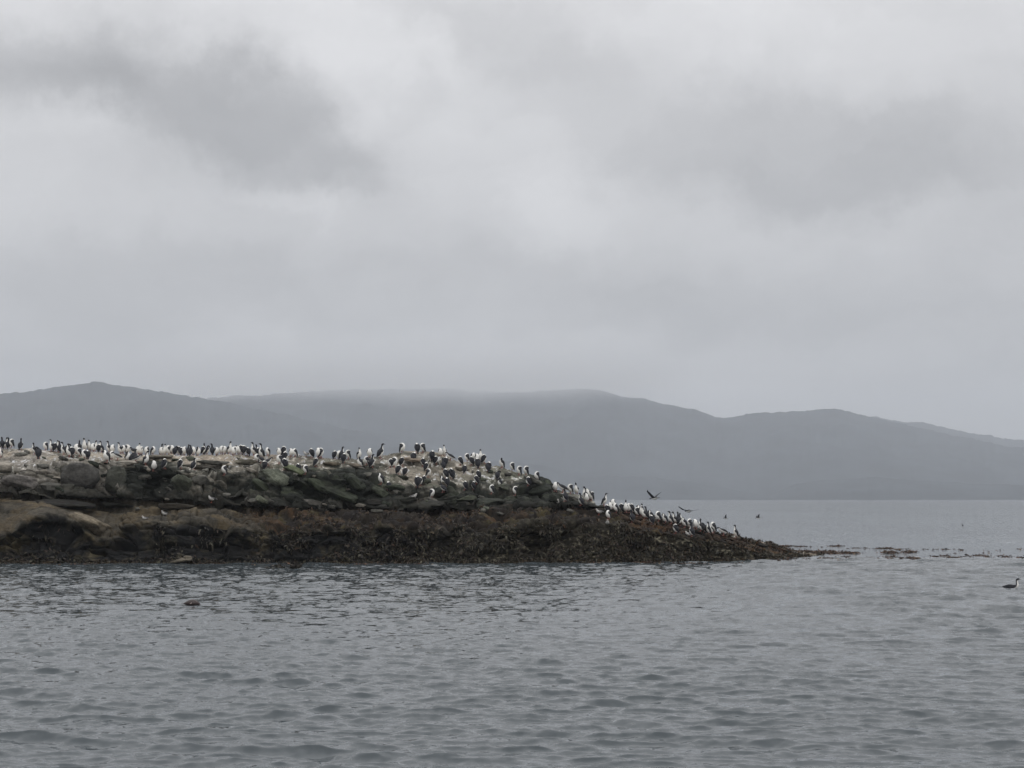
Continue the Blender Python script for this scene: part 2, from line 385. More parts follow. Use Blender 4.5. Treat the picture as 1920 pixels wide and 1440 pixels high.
def low_cloud():
    o, t, pv = vol_box('low_cloud', (-1150, 4050, 215), (560, 5600, 440))
    tc = N(t, 'ShaderNodeTexCoord')
    sep = N(t, 'ShaderNodeSeparateXYZ'); L(t, tc.outputs['Object'], sep.inputs[0])
    n = N(t, 'ShaderNodeTexNoise', i_Scale=.0045, i_Detail=3.0); L(t, tc.outputs['Object'], n.inputs['Vector'])
    z = mth(t, 'ADD', sep.outputs[2], mth(t, 'MULTIPLY', mth(t, 'SUBTRACT', n.outputs['Fac'], .5), 110))
    def mr(v, a, b, c=0., d=1.):
        r = N(t, 'ShaderNodeMapRange', interpolation_type='SMOOTHSTEP'); L(t, v, r.inputs['Value'])
        r.inputs['From Min'].default_value = a; r.inputs['From Max'].default_value = b; r.inputs['To Min'].default_value = c; r.inputs['To Max'].default_value = d
        return r.outputs[0]
    d = mth(t, 'MULTIPLY', mr(z, 245, 335), mth(t, 'MULTIPLY', mr(sep.outputs[2], 435, 320), mth(t, 'MULTIPLY', mr(sep.outputs[0], -1130, -780), mr(sep.outputs[0], 540, 100))))
    L(t, mth(t, 'MULTIPLY', d, .0036), pv.inputs['Density'])
    pv.inputs['Color'].default_value = (1, 1, 1, 1); pv.inputs['Anisotropy'].default_value = .5
    tag(o, 'soft grey cloud lying on the top of the middle ridge', 'cloud', kind='stuff')
low_cloud()

# ------------------------------------------------------------------ the islet
CX = lambda xs, ys: (lambda p: np.interp(p, xs, ys))
c_wat = CX([-300, 0, 900, 1200, 1400, 1480, 1540], [1056, 1056, 1055.5, 1053, 1051, 1046, 1040])
c_lip = CX([-300, 0, 30, 60, 100, 150, 180, 215, 240, 300, 400, 440, 500, 560, 650, 700, 900, 1000, 1100, 1200, 1300, 1400, 1480, 1540],
           [1005, 1002, 985, 968, 972, 988, 1006, 1014, 984, 978, 982, 988, 996, 985, 982, 990, 990, 986, 982, 990, 1008, 1028, 1040, 1039])
c_back = CX([-300, 0, 60, 100, 140, 200, 300, 400, 460, 560, 700, 850, 1000, 1080, 1130, 1180, 1300, 1400, 1480, 1540],
            [930, 930, 934, 940, 948, 954, 956, 945, 950, 957, 957, 957, 955, 953, 955, 972, 996, 1019, 1035, 1038.5])
c_low = CX([-300, 0, 100, 190, 250, 350, 450, 560, 700, 850, 1000, 1080, 1130, 1180, 1300, 1400, 1480, 1540],
           [924, 922, 926, 934, 934, 936, 944, 950, 952, 952, 950, 946, 951, 967.5, 991, 1015, 1032, 1038])
c_up = CX([-300, 0, 60, 120, 180, 230, 290, 350, 420, 500, 560, 600, 660, 700, 760, 820, 900, 960, 1010, 1050, 1080, 1110, 1130, 1180, 1300, 1400, 1480, 1540],
          [886, 882, 878, 868, 864, 868, 880, 883, 894, 884, 890, 892, 900, 908, 918, 926, 928, 924, 916, 934, 938, 944, 950, 965, 988, 1012, 1031, 1037.5])
c_cre = CX([-300, -100, 0, 40, 60, 110, 150, 200, 300, 400, 440, 480, 520, 560, 640, 680, 700, 720, 760, 800, 830, 850, 880, 905, 920, 940, 960, 980, 1000, 1015, 1030, 1040, 1062, 1080, 1100, 1112, 1120, 1135, 1160, 1180, 1220, 1260, 1300, 1340, 1380, 1410, 1440, 1460, 1480, 1500, 1540],
           [850, 842, 840, 838, 836, 847, 847, 848, 850, 851, 851, 854, 855, 857, 857, 857, 853, 850, 848, 848, 852, 861, 863, 863, 870, 873, 879, 887, 892, 895, 901, 918, 922, 926, 933, 940, 947, 947, 953, 960, 972, 981, 990, 1000, 1006, 1011.5, 1018.5, 1024, 1030, 1037, 1040])
def build_islet():
    pxs = np.arange(-260, 1541, 1.35)
    n = len(pxs)
    wob = lambda s, a, sc=60: a * fbm(pxs / sc, pxs * 0, pxs * 0, 3, s)
    wy = c_wat(pxs); d_w = 8640.0 / (wy - HZ)
    wid = np.interp(pxs, [-300, 900, 1130, 1300, 1480, 1540], [1, 1, .75, .5, .22, .1])
    d_w = d_w + wob(1, .5, 90) * wid
    dl = d_w + (1.0 + wob(2, .5)) * wid
    db = d_w + (4.6 + wob(3, .6)) * wid
    dlow = d_w + (4.2 + wob(3, .6)) * wid
    du = d_w + (5.6 + wob(4, .7)) * wid
    dc = d_w + (9.5 + wob(5, .8)) * wid
    lip = c_lip(pxs) + wob(6, 9, 45) * np.clip(wid, .2, 1); bk = c_back(pxs); lw = c_low(pxs); up = c_up(pxs); cr = c_cre(pxs)
    up = np.maximum(up, cr + 2); lw = np.maximum(lw, up + 1.0); bk = np.maximum(bk, lw + .8); lip = np.maximum(lip, bk + 1.0)
    def P(py, d): return np.stack(at(pxs, py, d), -1)
    und = P(wy, d_w); und[:, 1] -= .5; und[:, 2] = -.7
    wl = P(wy, d_w); wl[:, 2] = 0
    l1 = P(lip + (wy - lip) * .55, d_w + .55 * wid)         # the lower cliff hollows a little under its lip
    l0 = P(lip, dl); mid = P(lip * .45 + bk * .55, dl * .5 + db * .5)
    b0 = P(bk, db); b1 = P(lw, dlow); um = P((lw * .4 + up * .6), (dlow * .3 + du * .7)); u0 = P(up, du)
    um2 = P(up * .5 + cr * .5 + 1.5 * wid, du * .45 + dc * .55)
    c0 = P(cr, dc)
    bk1 = c0.copy(); bk1[:, 1] += 2.5; bk1[:, 2] = np.maximum(c0[:, 2] - .25 * wid, c0[:, 2] * .8)
    bk2 = c0.copy(); bk2[:, 1] += 7.0 * np.clip(wid, .3, 1); bk2[:, 2] = c0[:, 2] * .4
    bk3 = c0.copy(); bk3[:, 1] += 10.0 * np.clip(wid, .3, 1); bk3[:, 2] = -.8
    ctrl = [und, wl, l1, l0, mid, b0, b1, um, u0, um2, c0, bk1, bk2, bk3]
    cnt = [6, 34, 34, 22, 20, 12, 26, 30, 30, 30, 14, 12, 8]
    rows = []; par = []
    for i in range(len(ctrl) - 1):
        k = cnt[i]
        for j in range(k):
            t = j / k
            rows.append(ctrl[i] * (1 - t) + ctrl[i + 1] * t); par.append(i + t)
    rows.append(ctrl[-1]); par.append(len(ctrl) - 1)
    G = np.array(rows); par = np.array(par)[:, None] + 0 * G[:, :, 0]
    # soften the folds a little
    for _ in range(3):
        G[1:-1] = G[1:-1] * .5 + (G[:-2] + G[2:]) * .25
    X, Y, Z = G[..., 0], G[..., 1], G[..., 2]
    dU = np.gradient(G, axis=1); dV = np.gradient(G, axis=0)
    for _ in range(6):
        dV[1:-1] = (dV[:-2] + dV[1:-1] * 2 + dV[2:]) / 4
    nrm = np.cross(dU, dV); nrm /= np.linalg.norm(nrm, axis=-1, keepdims=True) + 1e-9
    px0 = pxs[None, :] + 0 * X
    # strata dip gently to the right
    zs = Z + X * .10 + Y * .05
    rug = np.interp(px0, [-300, 1000, 1250, 1540], [1, .95, .55, .22])
    # big blocks
    wx = X + .35 * fbm(X * .7, Y * .7, Z * .7, 2, 50); wz = zs + .15 * fbm(X * .8, Y * .8, Z * 2, 2, 51)
    f1, f2, idv, tx, tz = worley(wx / 1.7, Y / 1.7, wz / .62, 3)
    tilt = (idv - .5)
    disp = (idv - .5) * .42 + tx * (h3((idv * 999).astype(int), (idv * 77).astype(int), (idv * 5).astype(int), 2) - .5) * .5 + tz * tilt * .35
    crack = 1 - sstep(0, .11, f2 - f1)
    disp -= crack * .36
    g1, g2, idg, txg, tzg = worley(wx / .62, Y / .62, wz / .26, 8)
    disp += (idg - .5) * .15 + txg * (idg - .5) * .2
    crack2 = 1 - sstep(0, .10, g2 - g1)
    disp -= crack2 * .11
    disp += .13 * fbm(X * 1.2, Y * 1.2, Z * 2.2, 4, 20)
    fine = fbm(X * 7, Y * 7, Z * 9, 3, 30)
    # zones
    lowz = 1 - sstep(3.8, 5.6, par + .5 * fbm(X * .8, Y * .8, Z * .8, 3, 60))   # lower cliff and ledge
    topz = sstep(8.0, 9.3, par)
    weedy = lowz * sstep(380, 520, px0)
    disp = disp * (1 - .45 * topz) * (1 - .25 * weedy)
    # smooth whale-backed rock at the lower left
    sm = np.exp(-((px0 - 20) / 90) ** 2) + np.exp(-((px0 - 150) / 80) ** 2)
    sm = np.clip(sm, 0, 1) * sstep(2.6, 3.0, par) * (1 - sstep(4.6, 5.2, par))
    disp = disp * (1 - .8 * sm) + .10 * sm
    lump = fbm(X * 2.6, Y * 2.6, Z * 3.2, 4, 70)
    disp += weedy * .20 * lump
    disp += fine * (.02 + .022 * weedy)
    # a dark undercut between the big slabs and the shelf on the left
    cave = np.exp(-((par - 5.4) / .5) ** 2) * (1 - sstep(420, 620, px0))
    disp -= cave * .35
    # caves in the lower cliff (left part)
    cv = (np.exp(-((px0 - 85) / 55) ** 2) + .8 * np.exp(-((px0 - 265) / 45) ** 2) + .8 * np.exp(-((px0 - 420) / 60) ** 2)) * np.exp(-((par - 1.9) / .7) ** 2)
    disp -= cv * .45
    # dark gullies of the upper cliff
    gul = (np.exp(-((px0 - 292) / 26) ** 2) + .9 * np.exp(-((px0 - 440) / 18) ** 2) + np.exp(-((px0 - 600) / 26) ** 2) + np.exp(-((px0 - 658) / 22) ** 2)) * np.exp(-((par - 7.0) / .8) ** 2)
    disp -= gul * .55
    # boss at the shoulder
    boss = np.exp(-(((px0 - 1010) / 30) ** 2 + ((par - 8.0) / 1.2) ** 2)); disp += boss * .35
    disp *= rug * np.interp(par, [0, 1, 2, 12, 13], [.3, .5, 1, .6, 0])
    disp = np.where((par > 9.6) & (par < 10.8), np.clip(disp, -.08, .07), disp)
    G2 = G + nrm * disp[..., None]
    # keep the seaward and skyline silhouette rough
    G2[..., 2] += (.025 * fbm(X * 3, Y * 3, Z * 3, 3, 90) * sstep(9, 10, par))
    # ---------------- colour
    def mix(c, d, m): return c * (1 - m[..., None]) + np.array(d) * m[..., None]
    P3 = (X, Y, Z)
    nA = fbm(X * .9, Y * .9, zs * 2.4, 4, 100); nB = fbm(X * 2.2, Y * 2.2, zs * 6, 4, 110); nC = fbm(X * .35, Y * .35, zs * .8, 3, 120)
    strat = fbm(X * .25, Y * .25, zs * 9, 4, 130)
    col = np.zeros(G.shape) + np.array([.135, .125, .105])
    col = mix(col, [.085, .083, .070], sstep(-.1, .5, strat + .5 * nB))
    col = mix(col, [.185, .162, .132], topz * sstep(-.4, .5, nC + .4 * nB + .1) * .9)
    col = mix(col, [.19, .157, .130], topz * sstep(.1, .6, nA) * .5)
    col = mix(col, [.16, .15, .135], (1 - lowz) * (1 - sstep(180, 330, px0)) * sstep(-.3, .4, nA) * .8)
    col = mix(col, [.105, .105, .085], topz * sstep(850, 930, px0 + 40 * nB) * .85)
    # guano streaks
    gu = sstep(.35, .8, fbm(X * 1.1, Y * 1.1, Z * .5, 4, 140)) * sstep(7, 9, par)
    col = mix(col, [.34, .32, .29], gu * .5)
    col = mix(col, [.62, .60, .56], sstep(.5, .68, fbm(X * 7, Y * 7, Z * 2.2, 3, 145)) * sstep(7.5, 8.6, par) * .35)
    def blob(cx, cy, rx, ry):
        dx, dy = (px0 - cx) / rx, (to_px(X, Y, Z)[1] - cy) / ry
        return np.exp(-(dx * dx + dy * dy) ** 1.3)
    green = np.zeros_like(X)
    for (cx, cy, rx, ry, s) in [(284, 902, 54, 40, 1.5), (420, 915, 40, 22, .7), (460, 900, 60, 22, .7), (570, 915, 75, 40, 1.0), (660, 905, 70, 42, 1.1),
                                (700, 935, 80, 28, .8), (770, 930, 60, 22, .7), (880, 930, 110, 30, .8), (1012, 920, 36, 30, 1.5), (985, 935, 40, 24, 1.0), (960, 920, 60, 30, .6),
                                (1060, 945, 60, 16, .9), (560, 945, 150, 16, .7), (1110, 950, 30, 12, .7), (200, 935, 90, 10, .6)]:
        green = np.maximum(green, s * blob(cx, cy, rx, ry))
    green = np.clip(green, 0, 1.2) * (1 - lowz)
    gm = sstep(.15, .75, green + .35 * nB + .12 * nA)
    col = mix(col, [.020, .024, .018], gm * .95)
    gl = sstep(430, 470, px0) * sstep(.0, .5, green) * sstep(.15, .7, fbm(X * 1.3, Y * 1.3, zs * 3, 3, 150))
    col = mix(col, [.075, .085, .060], gl * .6)
    # darker band along the base of the upper cliff
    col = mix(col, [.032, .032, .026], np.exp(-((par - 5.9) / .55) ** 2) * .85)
    # ledge: brown weed to the right, tan rock to the left
    ledge = sstep(2.75, 3.1, par + .25 * nA) * (1 - sstep(5.0, 5.7, par + .35 * nB))
    tan = ledge * (1 - sstep(430, 540, px0 + 30 * nA))
    col = mix(col, [.082, .073, .058], tan)
    col = mix(col, [.055, .050, .040], tan * sstep(.05, .55, fbm(X * .5, Y * .5, zs * 5, 4, 420)))
    och = tan * sstep(-.1, .5, nA + .3 * nB)
    col = mix(col, [.095, .074, .046], och * .6)
    lr = ledge * sstep(430, 540, px0 + 30 * nA)
    col = mix(col, [.034, .026, .018], lr)
    col = mix(col, [.085, .072, .040], lr * sstep(.25, .7, fbm(X * 1.6, Y * 1.6, zs * 5, 4, 430)) * .8)
    col = mix(col, [.080, .050, .029], lr * sstep(.0, .6, .5 * nB + .5 * nA + .7 * nC) * .9)
    # lower cliff
    lowc = (1 - sstep(2.7, 3.05, par + .25 * nA)) 
    col = mix(col, [.019, .017, .013], lowc)
    col = mix(col, [.060, .055, .040], lowc * sstep(.25, .75, fbm(X * 3.2, Y * 3.2, Z * 3.2, 4, 160)) * .8)
    col = mix(col, [.10, .085, .057], lowc * np.clip(blob(12, 1000, 26, 36) + blob(488, 1010, 16, 30) + .9 * blob(190, 1000, 40, 18) + .6 * blob(175, 1030, 14, 26), 0, 1) * sstep(-.5, .3, nB))
    rt = lowc * sstep(560, 1200, px0)
    col = mix(col, [.050, .043, .030], rt * .75)
    col = mix(col, [.085, .040, .022], sstep(1150, 1230, px0) * sstep(-.15, .5, nA + .3 * nB) * sstep(3, 6, par) * .8)
    spk = sstep(.35, .7, fbm(X * 9, Y * 9, Z * 9, 2, 170))
    col = mix(col, [.15, .14, .11], rt * spk * .8)
    # pale tide line
    wlz = np.exp(-((Z - .06) / .05) ** 2)
    col = mix(col, [.09, .06, .035], wlz * .6)
    lum = col.mean(-1, keepdims=True); col = np.clip(lum + (col - lum) * np.where(par > 5.3, 1.1, 1.3)[..., None], .003, 1)
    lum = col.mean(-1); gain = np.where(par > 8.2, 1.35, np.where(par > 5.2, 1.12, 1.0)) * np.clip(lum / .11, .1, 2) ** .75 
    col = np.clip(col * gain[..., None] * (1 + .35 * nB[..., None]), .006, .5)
    fc = grid_faces(*X.shape)
    o = mesh_np('rocky_islet', G2.reshape(-1, 3), fc, M_ROCK)
    set_col(o.data, col.reshape(-1, 3))
    tag(o, 'low rocky islet with grey ledges above and brown weed below', kind='structure')
    return o, G2, fc, par, px0
islet, IG, IF, IPAR, IPX = build_islet()
iv = [tuple(v) for v in IG.reshape(-1, 3)[:, :].tolist()]
BVH = BVHTree.FromPolygons(iv, IF.tolist())
CAMV = Vector((0, 0, CAMH))
def hit(px, py):
    d = Vector(px_dir(px, py).tolist())
    p, nn, i, dist = BVH.ray_cast(CAMV, d)
    return p, nn

# ---- loose blocks and slabs lying on the islet (parts of it)
from mathutils import noise as mn
import bmesh
def block(px, py, w, h, tilt=0, col=(.1, .1, .08), seed=0, name='boulder', flat=1.0, sink=.25, deep=None, angular=10):
    p, _ = hit(px, py + h * .3)
    if p is None: return
    d = p.y
    sx = w / FPX * d / 2; sz = h / FPX * d / 2; sy = deep if deep else (sx + sz) * .6
    r = random.Random(seed)
    bm = bmesh.new()
    bmesh.ops.create_icosphere(bm, subdivisions=4, radius=1)
    pl = []
    for _ in range(angular):
        v = Vector((r.gauss(0, 1), r.gauss(0, 1), r.gauss(0, 1))).normalized(); pl.append((v, r.uniform(.5, .95)))
    for v in bm.verts:
        c = v.co.copy()
        c = Vector([math.copysign(abs(q) ** .62, q) for q in c]) * .84
        for (nv, dd) in pl:
            k = c.dot(nv)
            if k > dd: c -= nv * (k - dd) * .92
        f = mn.fractal(c * 2.6 + Vector((seed * 3.1, 0, 0)), .7, 2, 5)
        c *= 1 + .14 * f
        c.z += .07 * math.floor(c.z * 4 + mn.noise(c * 1.5 + Vector((seed, 0, 0)))) / 4 * .5
        v.co = Vector((c.x * sx, c.y * sy, c.z * sz * flat))
    me = bpy.data.meshes.new(name); bm.to_mesh(me); bm.free()
    me.polygons.foreach_set('use_smooth', np.ones(len(me.polygons), dtype=bool))
    me.materials.append(M_ROCK)
    cc = np.zeros((len(me.vertices), 3))
    co = np.zeros(len(me.vertices) * 3); me.vertices.foreach_get('co', co); co = co.reshape(-1, 3) + seed
    nz = fbm(co[:, 0] * 2.2, co[:, 1] * 2.2, co[:, 2] * 5, 4, seed)
    cc[:] = np.array(col); cc *= (1 + .5 * nz[:, None])
    set_col(me, np.clip(cc, .008, .4))
    o = bpy.data.objects.new(name, me); C.objects.link(o); o.parent = islet
    x, y, z = at(px, py, d + sy * sink)
    o.location = (x, y, z); o.rotation_euler = (r.uniform(-.15, .15), math.radians(tilt), r.uniform(-.25, .25))
    return o
GREY = (.095, .092, .08); DKG = (.03, .036, .026); LTG = (.098, .106, .080); TAN = (.13, .11, .075); DRK = (.03, .028, .022); PALE = (.17, .155, .13)
blocks = [
    (152, 897, 78, 62, 0, (.075, .072, .066), 'boulder', 14), (100, 915, 60, 22, 6, GREY, 'rock_slab', 10), (218, 900, 46, 58, 4, (.06, .062, .05), 'boulder', 12),
    (40, 905, 80, 34, 10, (.13, .12, .11), 'rock_slab', 10), (12, 875, 60, 24, 4, PALE, 'rock_slab', 9), (342, 908, 50, 40, 40, (.07, .075, .055), 'rock_slab', 9),
    (375, 900, 44, 22, 0, GREY, 'rock_slab', 9), (400, 868, 70, 13, 0, GREY, 'rock_slab', 9), (455, 867, 60, 12, 0, (.12, .11, .085), 'rock_slab', 9),
    (385, 878, 90, 10, 3, (.11, .10, .085), 'rock_slab', 9), (520, 897, 74, 34, 36, LTG, 'rock_slab', 8), (492, 913, 60, 22, 30, (.06, .07, .045), 'rock_slab', 8),
    (556, 884, 60, 18, 26, (.105, .12, .07), 'rock_slab', 8), (600, 912, 70, 22, 28, (.055, .065, .042), 'rock_slab', 8), (470, 940, 26, 16, 10, (.10, .098, .088), 'boulder', 9),
    (492, 938, 34, 12, 30, (.085, .09, .065), 'rock_slab', 8), (640, 925, 90, 16, 20, (.05, .058, .04), 'rock_slab', 9), (585, 943, 46, 14, 8, (.085, .08, .07), 'boulder', 9),
    (665, 905, 50, 26, 35, (.045, .052, .036), 'rock_slab', 9), (715, 925, 50, 22, 20, (.06, .068, .048), 'boulder', 9), (740, 915, 44, 14, 4, (.06, .072, .05), 'rock_slab', 9),
    (760, 938, 50, 16, -8, (.05, .052, .042), 'boulder', 10), (700, 942, 60, 14, 6, DRK, 'boulder', 10), (810, 945, 60, 14, 5, (.05, .05, .042), 'boulder', 10),
    (875, 935, 46, 16, -6, (.07, .078, .055), 'boulder', 10), (920, 940, 60, 16, 4, (.055, .06, .048), 'boulder', 10), (1012, 918, 56, 38, 18, DKG, 'boulder', 11),
    (1042, 937, 32, 18, 20, DKG, 'boulder', 9), (950, 915, 40, 16, 18, (.08, .085, .065), 'boulder', 9), (1000, 900, 46, 14, 24, (.10, .10, .085), 'rock_slab', 9),
    (1060, 932, 46, 12, 12, (.045, .05, .038), 'rock_slab', 9), (1103, 948, 30, 14, 30, (.055, .052, .046), 'boulder', 9), (1128, 958, 20, 9, 0, (.05, .046, .04), 'boulder', 9),
    (120, 945, 130, 14, 6, DRK, 'rock_slab', 9), (225, 948, 110, 14, 5, (.04, .04, .034), 'rock_slab', 9), (330, 950, 80, 14, 4, (.05, .042, .03), 'rock_slab', 9),
      
    (170, 985, 110, 34, 24, (.125, .105, .075), 'rock_slab', 9), 
    (338, 1050, 56, 9, -6, (.12, .105, .08), 'rock_slab', 8), (353, 1047, 20, 11, 10, (.12, .105, .08), 'boulder', 8), 
    
    
    (1425, 1022, 24, 9, 5, (.03, .022, .018), 'boulder', 9), (1383, 1013, 22, 9, 0, (.03, .02, .016), 'boulder', 9), (1340, 1005, 30, 9, 16, (.05, .028, .018), 'boulder', 9),
    (240, 868, 40, 10, 0, PALE, 'rock_slab', 9), (300, 857, 60, 9, 0, (.12, .11, .09), 'rock_slab', 9), (660, 872, 40, 9, 6, (.14, .12, .095), 'rock_slab', 9),
    (690, 892, 40, 14, -6, (.11, .105, .09), 'boulder', 9), (780, 862, 60, 8, 3, (.16, .13, .10), 'rock_slab', 9), (870, 880, 40, 9, 12, (.13, .115, .09), 'rock_slab', 9),
    (620, 870, 40, 9, 0, (.14, .12, .09), 'rock_slab', 9), (755, 897, 26, 12, 4, (.05, .055, .04), 'boulder', 9),
]
for i, (px, py, w, h, tl, c, nm, ang) in enumerate(blocks):
    block(px, py, w, h, tl, tuple(v * 1.05 * min(1.6, max(.3, (sum(c) / .33))) ** .7 for v in c), i + 1, nm, angular=ang, sink=.55 if nm == 'boulder' else .35)
# many small stones
for i in range(150):
    px = random.uniform(-10, 1450)
    lo = float(c_cre(px)) + 8; hi_ = float(c_back(px)) + 6
    if hi_ <= lo + 3: continue
    py = random.uniform(lo, hi_)
    s = random.uniform(5, 15)
    g = random.random()
    kk = random.uniform(.5, 1.3); c = tuple(v * kk for v in (GREY if g < .5 else (LTG if g < .62 else (DKG if g < .85 else PALE))))
    if px > 1150: c = (.045, .03, .02)
    block(px, py, s * random.uniform(1, 2.2), s * random.uniform(.5, .9), random.uniform(-10, 35), c, 200 + i, 'stone', sink=.5, angular=8)

# ------------------------------------------------------------------ seaweed
def fronds(name, pts, nrm, size, cols, label, flop=.6, parent=None, seed=0, wide=.22, flat=1.0):
    r = np.random.default_rng(seed); n = len(pts)
    dirv = nrm * .5 + r.normal(0, .55, (n, 3)); dirv[:, 2] -= flop * r.uniform(.2, 1, n); dirv[:, 2] *= flat
    dirv /= np.linalg.norm(dirv, axis=1, keepdims=True)
    side = np.cross(dirv, r.normal(0, 1, (n, 3))); side /= np.linalg.norm(side, axis=1, keepdims=True) + 1e-9
    ln = size * r.uniform(.5, 1.5, n); w = ln * wide * r.uniform(.6, 1.4, n)
    bend = r.normal(0, .35, (n, 3)); bend[:, 2] = (bend[:, 2] - .35) * flat
    p0 = pts; p1 = pts + dirv * (ln * .5)[:, None]; p2 = p1 + (dirv + bend) * (ln * .5)[:, None]
    V = np.stack([p0 - side * w[:, None] * .4, p0 + side * w[:, None] * .4, p1 - side * w[:, None], p1 + side * w[:, None], p2 - side * w[:, None] * .35, p2 + side * w[:, None] * .35], 1)
    base = (np.arange(n) * 6)[:, None]
    F = np.concatenate([base + np.array([0, 1, 3, 2]), base + np.array([2, 3, 5, 4])], 1).reshape(-1, 4)
    o = mesh_np(name, V.reshape(-1, 3), F, M_WEED, parent=parent)
    cc = np.array(cols)[r.integers(0, len(cols), n)] * r.uniform(.5, 1.5, (n, 1))
    set_col(o.data, np.repeat(cc, 6, 0))
    tag(o, label, kind='stuff')
    return o
def shore_weed():
    G = IG.reshape(-1, 3); par = IPAR.ravel(); px = IPX.ravel()
    nr = np.gradient(IG, axis=1); nv = np.gradient(IG, axis=0); nn = np.cross(nr, nv).reshape(-1, 3); nn /= np.linalg.norm(nn, axis=1, keepdims=True) + 1e-9
    X, Y, Z = G.T
    clump = fbm(X * 1.1, Y * 1.1, Z * 1.1, 3, 300)
    prob = np.where(par < 3.0, .35, .9) * ((par > 1.0) & (par < 5.3)) * sstep(420, 560, px + 40 * clump)
    prob = np.maximum(prob, ((px > 1150) & (par > 1) & (par < 10.5)) * .9)
    prob = prob * sstep(-.25, .35, clump) * np.where(par > 3.0, sstep(-.45, .1, fbm(X * .45, Y * .45, Z * .9, 3, 410)), 1)
    prob = np.maximum(prob, ((par > 1.0) & (par < 1.35)) * .5)
    prob = np.maximum(prob, ((par > 1.2) & (par < 2.8) & (px < 500)) * .10 * sstep(0, .4, clump))
    n = 36000
    idx = np.random.default_rng(5).choice(len(G), n, p=prob / prob.sum())
    up = sstep(2.6, 3.2, par[idx])
    pts = G[idx] + nn[idx] * .005
    red = idx[(up > .5)]; dark = idx[(up <= .5)]
    fronds('seaweed', G[red] + np.random.default_rng(1).normal(0, .02, (len(red), 3)), nn[red], .11,
           [(.052, .029, .017), (.072, .040, .021), (.033, .021, .014), (.078, .055, .031), (.04, .034, .019), (.016, .013, .010), (.02, .015, .011)], 'rusty brown seaweed mat on the islet ledge and spit', seed=1)
    fronds('seaweed', G[dark] + np.random.default_rng(2).normal(0, .02, (len(dark), 3)), nn[dark], .12,
           [(.02, .016, .012), (.035, .028, .018), (.05, .042, .026), (.065, .06, .04), (.022, .02, .014), (.04, .025, .016)], 'dark olive seaweed hanging over the lower rock face', flop=1.1, seed=2)
shore_weed()

def kelp():
    r = np.random.default_rng(12)
    pts = []
    def patch(x0, x1, y, dy, n, h):
        # clumpy along the line
        centres = r.uniform(x0, x1, max(3, int((x1 - x0) / 9)))
        wts = r.uniform(.1, 1, len(centres)) ** 2; wts /= wts.sum()
        for _ in range(n):
            c = r.choice(len(centres), p=wts)
            px = centres[c] + r.normal(0, 6); py = y + (((c * 7919) % 13) / 13 - .5) * dy + r.normal(0, dy * .12)
            d = 8640.0 / (py - HZ); x, yy, z = at(px, py, d)
            pts.append((x, yy, abs(r.normal(0, h))))
    patch(1455, 1580, 1024, 2.5, 620, .014); patch(1560, 1700, 1028, 2, 380, .012); patch(1680, 1810, 1030, 3, 120, .012)
    patch(1470, 1560, 1035, 3.5, 1500, .035); patch(1550, 1660, 1036.5, 2.5, 1100, .025); patch(1660, 1712, 1037, 3.5, 700, .05)
    patch(1500, 1620, 1047, 6, 300, .02); patch(1600, 1760, 1046, 4, 600, .012); patch(1740, 1850, 1043, 4, 380, .012); patch(1380, 1520, 1050, 4, 400, .015)
    patch(1870, 1920, 1045, 4, 110, .03); patch(900, 1400, 1055, 3, 900, .01); patch(0, 900, 1057, 2.5, 400, .01); patch(1760, 2000, 1036, 14, 110, .012)
    P = np.array(pts)
    up = np.tile(np.array([[.6, -.3, .0]]), (len(P), 1))
    fronds('kelp', P, up, .095, [(.075, .03, .018), (.09, .045, .022), (.035, .02, .014), (.045, .027, .018), (.12, .08, .045), (.022, .017, .014)],
           'reddish brown kelp floating in lines off the islet tip', flop=.0, seed=9, wide=.2, flat=.22)
kelp()
def kelp_head(px, py, w, h, label, n=60, seed=0):
    r = np.random.default_rng(seed); d = 8640.0 / (py - HZ); x, y, z = at(px, py, d); s = d / FPX
    P = np.stack([x + r.normal(0, w * s * .28, n), y + r.normal(0, .15, n), np.abs(r.normal(0, h * s * .3, n))], -1)
    o = fronds('kelp', P, np.tile([[0, 0, 1.]], (n, 1)), h * s * .7, [(.02, .018, .014), (.035, .03, .02), (.03, .022, .016)], label, flop=.1, seed=seed, wide=.35)
kelp_head(553, 1066, 12, 9, 'dark tuft of kelp standing out of the water near the islet', 130, 1)
kelp_head(522, 1064, 14, 6, 'low ragged kelp tuft just left of the dark upright one', 80, 2)
kelp_head(632, 1066, 10, 3, 'flat scrap of kelp floating right of the two tufts', 30, 3)
kelp_head(502, 1064.5, 9, 3.5, 'small dark kelp scrap at the left end of the tufts', 30, 4)

